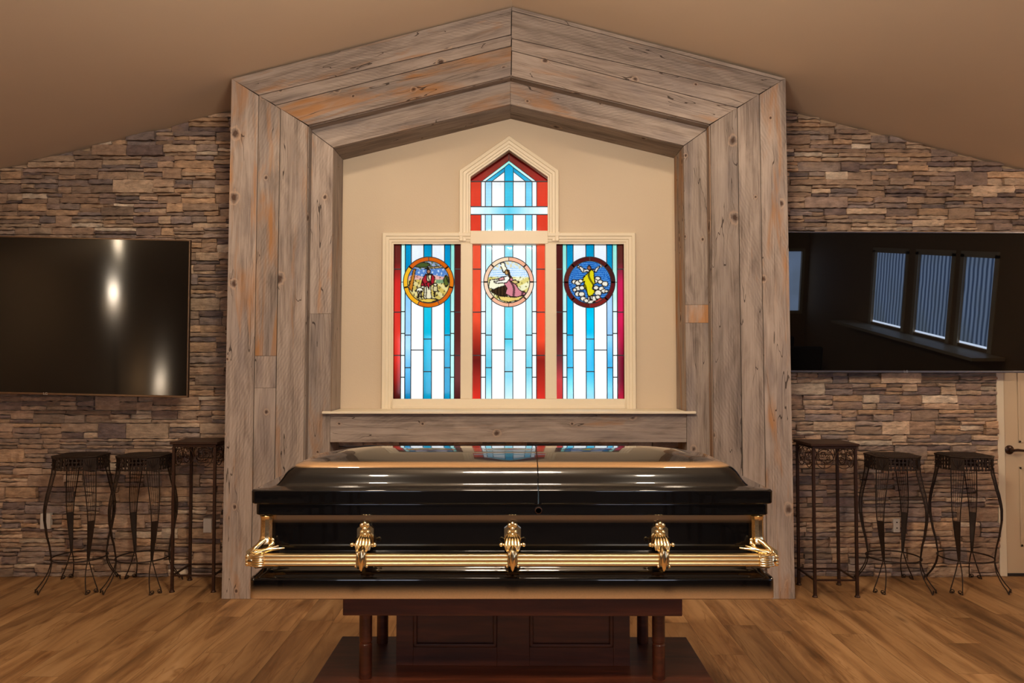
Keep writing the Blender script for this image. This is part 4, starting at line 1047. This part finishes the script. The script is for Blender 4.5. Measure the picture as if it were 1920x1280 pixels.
# ------------------------------------------------------------------ iron pedestals
def make_ped():
    e = empty('pedestal_stand', (0,0,0)); H = 1.048; h = .145
    mb = MB(); mb.box(-h-.022, h+.022, -h-.022, h+.022, H-.018, H); mb.box(-h-.008, h+.008, -h-.008, h+.008, H-.036, H-.018); mb.build('top', BRONZE, e, bevel=.004)
    for sx, sy in ((-1,-1),(1,-1),(1,1),(-1,1)):
        mb = MB(); x, y = sx*h, sy*h; mb.box(x-.009, x+.009, y-.009, y+.009, .02, H-.036)
        mb.lathe((x, y, 0), [(.019,0),(.019,.004),(.013,.012),(.012,.022)], 12); mb.build('leg', BRONZE, e)
    for k in range(4):
        a = k*PI/2; M = Matrix.Rotation(a, 3, 'Z')
        p = M @ Vector((-h+.009, -h, .115)); q = M @ Vector((h-.009, -h, .115))
        mb = MB(); mb.bar(p, q, .011, .011); mb.build('stretcher', BRONZE, e)
        mb = MB()
        for s in (-1, 1):
            cx_ = s*.067; cz = H-.036-.068
            circle = [(cx_+.060*math.cos(t), cz-.002+.066*math.sin(t)) for t in [2*PI*i/28 for i in range(28)]]
            mb.tube([M @ Vector((u, -h, w)) for u, w in circle], .0032, 5, True)
            for (ox, oz, R_, dr, a0) in ((.018,.022,.026,1,0),(-.02,-.012,.024,-1,2.2),(.016,-.026,.018,1,4.0)):
                sp = [(cx_+s*ox+R_*(1-i/24)*math.cos(a0+dr*i*.42), cz+oz+R_*(1-i/24)*math.sin(a0+dr*i*.42)) for i in range(20)]
                mb.tube([M @ Vector((u, -h, w)) for u, w in sp], .0026, 5)
        mb.build('scroll_panel', BRONZE, e, smooth=True, angle=60)
    return e
p0 = make_ped(); p0.location = (-2.238, 5.43, 0); tag(p0, 'tall square iron pedestal stand with scrollwork, at the left of the surround', 'stand', 'square iron pedestals with scrollwork')
p1 = copy_tree(p0); p1.location = (2.222, 5.315, 0); tag(p1, 'tall square iron pedestal stand with scrollwork, at the right of the surround', 'stand', 'square iron pedestals with scrollwork')

# ------------------------------------------------------------------ outlets
def outlet(px, py, lab, w=.07, h=.115, recept=True):
    c = P(px, py, YW-.05); e = tag(empty('wall_outlet', tuple(c)), lab, 'outlet'); e['_org'] = (0,0,0)
    mb = MB(); mb.box(-w/2, w/2, -.004, .03, -h/2, h/2); mb.build('cover_plate', PLATE, e, bevel=.003)
    if recept:
        mb = MB()
        for s in (-1, 1):
            mb.lathe((0, -.004, s*.021), [(.015,0),(.0145,-.003)], 16, 'y')
        rc = mb.build('receptacle', PLATE, e, smooth=True, angle=40)
        mb = MB()
        for s in (-1, 1):
            mb = MB(); mb.box(-.006, .006, -.0078, -.0068, s*.021, s*.021+.008); mb.build('slot', BLACKP, rc)
outlet(85, 977, 'white outlet cover on the stone behind the leftmost stool', .075)
outlet(389, 985, 'white blank cover plate on the stone behind the left pedestal', .062, .105, False)
outlet(1681, 985, 'white outlet on the stone behind the stool next to the right pedestal', .05, .10)

PEN = 62; PY = 1.9
# ------------------------------------------------------------------ lamps out of view: some mirrored in the screens, some added as fill
def can(x, y, power, size=.14, blend=.6, cone=120, col=(1,.82,.62), tilt=(0,0)):
    z = ceil_z(x)-.012; e = tag(empty('mirrored_or_fill_downlight', (x, y, z)), 'recessed round ceiling downlight, unseen, one of a set mostly added as fill', 'light', 'ceiling downlights, mostly added fill'); e['_org'] = (0,0,0)
    mb = MB(); mb.lathe((0,0,0), [(.085,.0),(.085,-.006),(.07,-.008),(.068,.0)], 24); mb.build('trim_ring', CREAM, e, smooth=True, angle=40)
    mb = MB(); mb.lathe((0,0,-.003), [(.066,.0),(.066,-.004)], 24); mb.build('lens', LENS, e)
    l = bpy.data.lights.new('downlight', 'SPOT'); l.energy = power; l.shadow_soft_size = .08; l.spot_size = math.radians(cone); l.spot_blend = blend; l.color = col  # added fill in all but the mirrored downlight
    o = bpy.data.objects.new('downlight', l); C.objects.link(o); o.location = (x, y, z-.05); o.rotation_euler = (tilt[0], tilt[1], 0)
    return e
LENS = m_emit('lamp_lens', (255,206,150), 9.0)
can(-4.86, 1.42, 14); can(-1.2, .6, 75); can(1.2, .6, 75); can(4.4, 3.0, 14)  # the first is mirrored in the left screen, the others are added fill
can(-1.25, 3.7, 40, cone=120, tilt=(.5,0)); can(1.25, 3.7, 40, cone=120, tilt=(.5,0))  # added pair, tilted to brighten the alcove
l = bpy.data.lights.new('bulb', 'POINT'); l.energy = 9; l.shadow_soft_size = .045; l.color = (1,.80,.55)
o = bpy.data.objects.new('bulb', l); C.objects.link(o); o.location = (-4.86, 1.42, ceil_z(-4.86)-.075)
# shaded lamps at the left
LS = m_emit('lamp_shade_glow', (255,200,140), 5.0)
def shade_lamp(name, x, y, z, wall, lab, power):
    e = tag(empty(name, (x, y, z)), lab, 'lamp'); e['_org'] = (0,0,0)
    mb = MB(); mb.lathe((0,0,0), [(.05,.0),(.13,.0),(.10,.16),(.05,.16)], 24); mb.build('lamp_shade', LS, e, smooth=True, angle=40)
    mb = MB()
    if wall: mb.bar((-.01,0,-.03), (-(RX+x)+.003,0,-.03), .02, .02); mb.box(-(RX+x)+.002, -(RX+x)+.02, -.05, .05, -.12, .06); mb.tube([(0,0,-.05),(0,0,.0)], .012, 8)
    else: mb.lathe((0,0,-z), [(.15,0),(.15,.02),(.02,.04),(.015,z-.02),(.04,z)], 20)
    mb.build('lamp_base', BRONZE, e)
    l = bpy.data.lights.new(name+'_bulb', 'POINT'); l.energy = power; l.shadow_soft_size = .08; l.color = (1,.80,.58)
    o = bpy.data.objects.new(name+'_bulb', l); C.objects.link(o); o.location = (x, y, z+.24)
def torch(x, y, z, lab, power, hang=False):
    e = tag(empty('torchiere_lamp' if not hang else 'bowl_pendant', (x, y, 0)), lab, 'lamp'); e['_org'] = (0,0,0)
    mb = MB(); mb.lathe((0,0,z), [(.03,-.10),(.10,-.07),(.16,.0),(.155,.0),(.09,-.055)], 28); mb.build('lamp_shade', LS, e, smooth=True, angle=60)
    mb = MB()
    if hang:
        for k in range(3): mb.tube([(.155*math.cos(k*2.094), .155*math.sin(k*2.094), z), (0, 0, ceil_z(x)-.01)], .004, 5)
    else: mb.lathe((0,0,0), [(.15,0),(.15,.02),(.02,.04),(.014,z-.12),(.04,z-.095)], 20)
    mb.build('lamp_base', BRONZE, e)
    l = bpy.data.lights.new('torch_bulb', 'POINT'); l.energy = power; l.shadow_soft_size = .06; l.color = (1,.83,.63)
    o = bpy.data.objects.new('torch_bulb', l); C.objects.link(o); o.location = (x, y, z+.12)
torch(-5.0, 1.3, 2.03, 'bowl torchiere lamp at the left side of the room, outside the photo', 16)
torch(5.3, 3.75, 2.30, 'hanging bowl lamp at the right side of the room, outside the photo', 40, True)
shade_lamp('floor_lamp', -5.68, -1.3, .50, False, 'low shaded lamp glowing by the left wall, outside the photo', 14)

# seating and added carpet behind the camera
FAB = m_simple('dark_upholstery', (52,44,42), .9, 0, .2, 60)
b = MB(); b.box(-4.4, RX-.3, RB+.02, 1.55, .0005, .012); o = b.build('carpet', m_simple('added_dark_carpet', (58,46,38), .95, 0, .3, 120)); tag(o, 'dark brown carpet added unseen behind the viewpoint to keep casket reflections dark', 'carpet')  # unseen, added so the casket front mirrors a dark floor
ch = empty('upholstered_chair', (0,0,0))
mb = MB(); mb.box(-.24, .24, -.24, .24, .40, .49); mb.build('seat', FAB, ch, bevel=.03)
mb = MB(); mb.box(-.24, .24, -.30, -.22, .50, .96); mb.build('backrest', FAB, ch, bevel=.03)
for sx in (-1, 1):
    for sy in (-1, 1): mb = MB(); mb.box(sx*.2-.015, sx*.2+.015, sy*.2-.015, sy*.2+.015, .012, .40); mb.build('leg', BRONZE, ch)
first = True
for y in (.7, -.4, -1.5):
    for x in (-3.6, -3.0, -2.4, -1.8, 1.8, 2.4, 3.0, 3.6, 4.2):
        o = ch if first else copy_tree(ch); first = False
        o.location = (x, y, 0); tag(o, 'dark upholstered chair in the rows of seating behind the viewpoint', 'chair', 'rows of upholstered chairs')

def area(name, loc, target, size, power, col, sy=None):
    l = bpy.data.lights.new(name, 'AREA'); l.energy = power; l.color = col; l.size = size
    if sy: l.shape = 'RECTANGLE'; l.size_y = sy
    o = bpy.data.objects.new(name, l); C.objects.link(o); o.location = loc
    o.rotation_euler = (Vector(target)-Vector(loc)).to_track_quat('-Z', 'Y').to_euler(); return o
pen = tag(empty('fill_pendant', (0, PY, APEX)), 'added three-globe fill light hanging from the ridge, unseen', 'light'); pen['_org'] = (0,0,0)  # unseen fixture added to carry fill light and the warm streaks on the lid
mb = MB(); mb.lathe((0,0,0), [(.07,0),(.07,-.02),(.015,-.04),(.012,-.7),(.02,-.72)], 20); mb.bar((-.24,0,-.7),(.24,0,-.7), .02, .02)
for x in (-.24, 0, .24): mb.lathe((x,0,-.7), [(.012,0),(.012,-.1),(.05,-.11),(.05,-.13)], 16)
mb.build('fill_pendant_frame', BRONZE, pen)
for x in (-.24, 0, .24):
    l = bpy.data.lights.new('globe', 'POINT'); l.energy = PEN; l.shadow_soft_size = .12; l.color = (1,.84,.66)
    o = bpy.data.objects.new('globe', l); C.objects.link(o); o.location = (x, PY, APEX-.92)

# daylight outside the stained glass
w = bpy.data.worlds.new('World'); bpy.context.scene.world = w; w.use_nodes = True
nt = w.node_tree; bg = nt.nodes['Background']; bg.inputs[0].default_value = (.93,.97,1,1); bg.inputs[1].default_value = .95

cam = bpy.data.cameras.new('camera'); cam.sensor_width = 36; cam.lens = F/1920*36; cam.clip_start = .05
co = bpy.data.objects.new('camera', cam); C.objects.link(co); co.location = (0, 0, EYE); co.rotation_euler = (PI/2+PT, 0, 0)
sc = bpy.context.scene; sc.camera = co
vs_ = sc.view_settings; sc.display_settings.display_device = 'sRGB'; vs_.view_transform = 'Standard'; vs_.look = 'None'; vs_.exposure = .4; vs_.gamma = 1; vs_.use_curve_mapping = False
sc.cycles.max_bounces = 8; sc.cycles.transparent_max_bounces = 16; sc.cycles.sample_clamp_indirect = 4
for o in bpy.data.objects:
    if '_org' in o: del o['_org']
